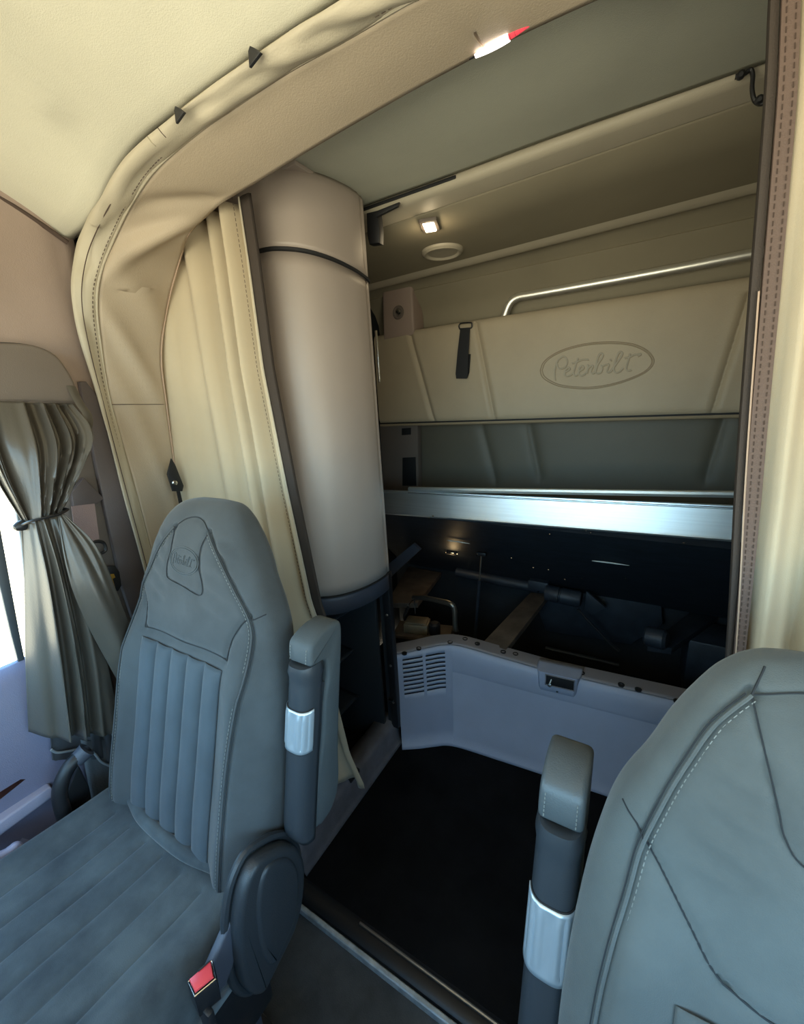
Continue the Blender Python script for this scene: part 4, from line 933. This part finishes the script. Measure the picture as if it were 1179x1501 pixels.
def seat_back(root, fab, pleat, stitch, full_pale, SS, logo=True):
    pip, cre, yoke, drop, top_s, zt_ = SS['pip'], SS['cre'], SS['yoke'], SS['drop'], SS['top'], SS['zt']
    seams = [(s, .006, .006) for s in sym(pip) + sym(cre) + [yoke]] + [(drop, .004, .005), (top_s, .003, .005)]
    NT = 150; rows = []
    zz = list(np.linspace(.44, 1.25, 150)) + list(np.linspace(1.255, 1.307, 22))
    for z in zz:
        hw = sinterp(z, ZK, HW); yf = sinterp(z, ZK, YF); d = sinterp(z, ZK, DP); r = []
        for k in range(NT):
            if k < 96:
                t = -math.cos(math.pi * (k + .5) / 96); t = math.copysign(abs(t) ** .8, t); x = hw * t; y = sy_front(x, z, seams)
            else:
                q = (k - 96 + .5) / 54; t = math.cos(math.pi * q); t = math.copysign(abs(t) ** .8, t); x = hw * t; y = yf + d / 2 + d / 2 * (1 - min(.9999, abs(t)) ** 3.4) ** (1 / 3.4)
            if abs(t) > .3 and 1.08 < z < 1.24: y += .0025 * math.sin(z * 160 + x * 40) * math.exp(-((abs(x) - .10) / .03) ** 2)
            r.append(Vector((x, y, z)))
        rows.append(r)
    nr = len(rows); v = [tuple(p) for r in rows for p in r]; f = [(i * NT + j, i * NT + (j + 1) % NT, (i + 1) * NT + (j + 1) % NT, (i + 1) * NT + j) for i in range(nr - 1) for j in range(NT)]
    f.append(tuple((nr - 1) * NT + j for j in range(NT))); f.append(tuple(range(NT))[::-1])
    mesh('backrest', v, f, fab, root, True, 70)
    # pleated centre
    rows = []
    for z in np.linspace(.50, zt_ - .012, 60):
        r = []
        for x in np.linspace(-.136, .136, 91):
            c = ((x + .136) / .272 * 5) % 1; rid = .010 * (1 - abs(2 * c - 1) ** 3) if abs(x) < .1359 else 0
            zz2 = z
            ends = min(1, (zt_ - z) / .03, (z - .49) / .02)
            r.append(Vector((x, sy_front(x, z) - .001 - rid * max(0, ends), zz2)))
        rows.append(r)
    grid('pleated_centre', rows, pleat, root, .001, 60)
    def line(s, off): return [Vector((p.x, sy_front(p.x, p.y) - off, p.y)) for p in crom([(a, b, 0) for a, b in s], len(s) * 6)]
    for s in sym(pip): 
        tube('piping', line(s, .0003), .0022, fab, root, 6)
        tube('seam', [p + Vector((.005 if s[0][0] > 0 else -.005, .0, 0)) for p in line(s, -.0008)], .0009, M['seam'], root, 5)
    for s in sym(cre) + [yoke]: tube('seam', line(s, -.0045), .0012, M['seam'], root, 5)
    for s in [drop, top_s]: tube('seam', line(s, -.0014), .0010, M['seam'], root, 5)
    for sgn in (-1, 1):
        tube('side_seam', [Vector((sgn * x, sy_front(x, z) - .0004, z)) for x, z in ((pip[4][0] if not full_pale else .179, pip[4][1] if not full_pale else 1.079), (.188, 1.092), (.198, 1.097), (.205, 1.10))], .0013, M['seam'], root, 5)
    stitches('stitching', [p + Vector((-.007, -.0008, 0)) for p in line(pip, 0)[2:]], stitch, root, .008, .0007)
    stitches('stitching', [p + Vector((.007, -.0008, 0)) for p in line([(-a, b) for a, b in pip], 0)[2:]], stitch, root, .008, .0007)
    if full_pale: tube('seam', line([(-.095, 1.272), (-.089, 1.285), (-.083, 1.296)], -.0002), .0013, M['seam'], root, 5)
    if logo:
        def ell(a, b): return [Vector((.0 + a * math.cos(t), 0, 1.188 + b * math.sin(t))) for t in np.linspace(0, 2 * math.pi, 49)[:-1]]
        for a, b in ((.048, .030), (.043, .026)):
            tube('headrest_emblem', [Vector((p.x, sy_front(p.x, p.z) - .0005, p.z)) for p in ell(a, b)], .0010, stitch if full_pale else M['arm_pad'], root, 5, True)
        def mp(u, v): x = -(590 - u) / 520 * .046; z = 1.188 + (283 - v + (u - 590) * -.12) / 215 * .026; return Vector((x, sy_front(x, z) - .0008, z))
        tubes('headrest_lettering', [[mp(p.x, p.y) for p in crom([(u, v, 0) for u, v in s], len(s) * 3)] for s in S_], .0008, stitch if full_pale else M['arm_pad'], root, 5)

def seat_cushion(root, fab, hwc=.255):
    rows = []; ys2 = np.linspace(-.20, .36, 90); gx = [-.155, -.092, -.03, .03, .092, .155]
    def top(x, y):
        t = abs(x) / hwc
        z = .572 + .018 * math.exp(-((y - .0) / .18) ** 2) - .10 * max(0, (-.10 - y) / .10) ** 2 + .014 * math.exp(-((t - .83) / .12) ** 2) - .07 * max(0, (t - .86) / .14) ** 2.2
        z -= .05 * max(0, (y - .30) / .06) ** 2
        if y < .29:
            for q in gx: z -= .0055 * math.exp(-((x - q) / .007) ** 2)
        z += .004 * noise.noise(Vector((x * 7, y * 7, 3)))
        return z
    xs2 = np.linspace(-hwc, hwc, 150)
    for y in ys2:
        rows.append([Vector((-hwc + .012, y, .44))] + [Vector((x, y, top(x, y))) for x in xs2] + [Vector((hwc - .012, y, .44))])
    grid('seat_cushion', rows, fab, root, .006, 70)
    for q in gx: tube('seam', [Vector((q, y, top(q, y) + .0002)) for y in np.linspace(-.15, .285, 30)], .0008, M['seam'], root, 5)
    box('cushion_base', (0, .08, .41), (.47, .54, .08), M['black'], root, .01)

def seat(name, label, cx, dy, dz, fab, pleat, cush, stitch, pale, sgn, SS, xsc):
    root = thing(name, label, 'seat', (cx, dy, dz))
    seat_back(root, fab, pleat, stitch, pale, SS)
    seat_cushion(root, cush)
    tube('bottom_roll', crom([(-.15, .325, .585), (-.08, .308, .590), (0, .304, .592), (.08, .308, .590), (.15, .325, .585)], 24), .014, cush, root, 10)
    for ch in root.children:
        for v in ch.data.vertices: v.co.x *= xsc
    # recliner cover on the aisle side (outline in y,z)
    s = sgn
    if s > 0:
        oc_ = [(395, 1252), (412, 1243), (430, 1240), (444, 1252), (449, 1275), (446, 1320), (436, 1360), (420, 1395), (398, 1440), (388, 1458), (374, 1462), (362, 1450), (355, 1425), (352, 1395), (350, 1360), (358, 1310), (375, 1270)]
        O = crom([tuple(atx(x, y, -.545)) for x, y in oc_ + oc_[:1]], 50)[:-1]
        O = [(p.y - dy, p.z - dz) for p in O]
    yz = O if s > 0 else RC
    o = plate('recliner_cover', [Vector((s * .290, y, z)) for y, z in yz], (s, 0, 0), .034, M['seat_plastic'], root, .012, 4)
    cyy = sum(p[0] for p in yz) / len(yz); czz = sum(p[1] for p in yz) / len(yz)
    plate('cover_ridge', [Vector((s * .316, cyy + (y - cyy) * .62 + .012, czz + (z - czz) * .78 + .01)) for y, z in yz], (s, 0, 0), .014, M['seat_plastic'], root, .008, 4)
    tube('cover_rim', [Vector((s * .292, cyy + (y - cyy) * 1.07, czz + (z - czz) * 1.05)) for y, z in yz], .008, M['seat_plastic'], root, 8, True)
    plate('recline_lever', [Vector((s * .283, y, z)) for y, z in ((.235, .60), (.205, .575), (.198, .54), (.212, .515), (.235, .51), (.28, .56), (.33, .65), (.32, .67))], (s, 0, 0), .018, M['grey_side'], root, .006, 3)
    box('seat_base', (s * .02, .1, .23), (.44, .44, .30), M['grey_side'], root, .02)
    box('base_side_trim', (s * .262, .12, .36), (.03, .42, .16), M['black'], root, .01)
    box('base_foot', (0, .1, .025), (.5, .5, .12), M['black'], root, .01)
    return root, yz
s1, RC = seat('passenger_seat', 'blue-grey fabric passenger seat with pleated centre at the left of the cab', -.868, 0, 0, M['fabric'], M['pleat'], M['cushion'], M['seam_pale'], False, 1, SEAMS_A, 1.11)
s2, _ = seat('driver_seat', 'grey-green fabric driver seat filling the lower right corner', .215, -.015, -.10, M['fabric_pale'], M['fabric_pale'], M['fabric_pale'], M['seam_pale'], True, -1, SEAMS_B, 1.0)

# armrests folded upright
def armrest(name, label, x, y0, z0, L, leany, pad, w=.062):
    """pivot at (x,y0,z0); stands up, leaning back by leany over its length"""
    root = thing(name, label, 'armrest', (x, y0, z0))
    sc = L / .47; lean = leany / L
    def pt(xx, d, h): return Vector((xx, d + lean * h, h))
    # padded body: side profile, front edge recessed for the plastic half below the flap
    prof = [(.045, -.005), (.075, .0), (.095, .025), (.10, .07), (.092, .16), (.088, .30), (.086, .42), (.078, .462), (.055, .472), (.02, .470), (-.008, .458), (-.014, .44), (-.010, .412), (.0, .404), (.026, .398), (.038, .388), (.044, .35), (.036, .30), (.034, .20), (.022, .12), (.010, .06), (.014, .015)]
    pr = crom([(0, a, b * sc) for a, b in prof + prof[:1]], 80)[:-1]
    plate('pad', [pt(-w / 2, p.y, p.z) for p in pr], (1, 0, 0), w, pad, root, .009, 3, 60)
    for sx in (-1, 1):
        stitches('stitching', [pt(sx * (w / 2 - .010), -.0155, h * sc) for h in np.linspace(.418, .45, 5)], M['seam_pale'], root, .006, .0008)
    # plastic shell, half round toward the front
    rows = []
    for i in range(30):
        h = .402 * sc * i / 29; q = i / 29; ww = (w * .45) * (1.0 if q < .93 else 1.0 + .10 * math.sin((q - .93) / .07 * math.pi)); dp = .046 if q > .12 else .046 - .02 * (1 - q / .12) ** 2
        r = []
        for k in range(25):
            a = math.pi * k / 24; r.append(pt(-ww * math.copysign(abs(math.cos(a)) ** .6, math.cos(a)), .024 - (dp - .006 + (.004 if q > .95 else 0)) * math.sin(a) ** .7, h - .012 * (1 - q)))
        rows.append(r)
    rows.append([pt(p.x * .8, p.y * .4 + .02 - lean * h * .4, h + .002) if False else Vector((p.x * .82, (p.y - lean * h) * .6 + .012 + lean * h, h + .001)) for p in rows[-1]])
    grid('plastic_shell', rows, M['arm_plastic'], root, .004, 60)
    box('shell_core', (0, .032 + lean * .18 * sc, .18 * sc), (w * .8, .02, .34 * sc), M['arm_plastic'], root, .004, (-math.atan(lean), 0, 0))
    # silver adjuster grip with ridges
    rows = []
    for i in range(16):
        h = (.215 + .094 * i / 15) * sc; r = []
        for k in range(61):
            a = math.pi * (.12 + .76 * k / 60); rid = .0022 * math.sin(a * 15) * (1 if 1 < i < 14 else 0)
            r.append(pt(-(w * .5 + .001) * math.copysign(abs(math.cos(a)) ** .6, math.cos(a)), .024 - (.0435 + rid) * math.sin(a) ** .7, h))
        rows.append(r)
    grid('silver_grip', rows, M['grip'], root, .003, 50)
    tube('grip_frame', [rows[0][k] + Vector((0, -.001, -.001)) for k in range(0, 61, 3)], .0016, M['seal'], root, 5)
    tube('grip_frame', [rows[-1][k] + Vector((0, -.001, .001)) for k in range(0, 61, 3)], .0016, M['seal'], root, 5)
    lathe('pivot', (-w * .5, .03, .01), (-1, 0, 0), [(-.02, 0), (-.02, .024), (.02, .024), (.03, .016), (.03, 0)], M['black'], root)
    lathe('pivot_bolt', (-w * .5 - .005, -.004, -.02), (-.3, -1, 0), [(0, .009), (.006, .009), (.01, .004), (.01, 0)], M['chrome'], root, 10)
    return root
armrest('folded_armrest', 'grey padded armrest folded upright beside the passenger seat back', -.553, .417, .657, .415, .092, M['arm_pad'])
armrest('folded_armrest', 'black leather armrest folded upright beside the driver seat', -.064, .37, .465, .50, .15, M['arm_pad_dark'], .064)

# seat belt buckle with red button beside the passenger cushion
bc = thing('belt_buckle', 'seat belt buckle with red release button beside the passenger cushion', 'buckle', tuple(atz(297, 1436, .60)))
P = [atz(x, y, .605) for x, y in ((276, 1440), (311, 1409), (316, 1436), (286, 1461))]
cc = sum(P, Vector()) / 4
adopt(plate('buckle_case', [cc + (p - cc) * 1.08 for p in P], (.0, 0, -1), .05, M['black'], None, .004), bc)
adopt(tube('metal_rim', [p + Vector((0, 0, .001)) for p in P], .0016, M['chrome'], None, 6, True), bc)
adopt(plate('red_button', [cc + (p - cc) * .90 + Vector((0, 0, .002)) for p in P], (0, 0, 1), .006, M['red'], None, .003), bc)
adopt(plate('tongue_slot', [P[0].lerp(P[1], .35) + (cc - P[0]) * .12 + Vector((0, 0, .0085)), P[0].lerp(P[1], .85) + (cc - P[0]) * .12 + Vector((0, 0, .0085)), P[0].lerp(P[1], .80) + (cc - P[0]) * .28 + Vector((0, 0, .0085)), P[0].lerp(P[1], .30) + (cc - P[0]) * .28 + Vector((0, 0, .0085))], (0, 0, 1), .001, M['seal'], None, 0), bc)
adopt(box('stalk', cc + Vector((.01, -.01, -.12)), (.03, .012, .16), M['black'], None, .004), bc)
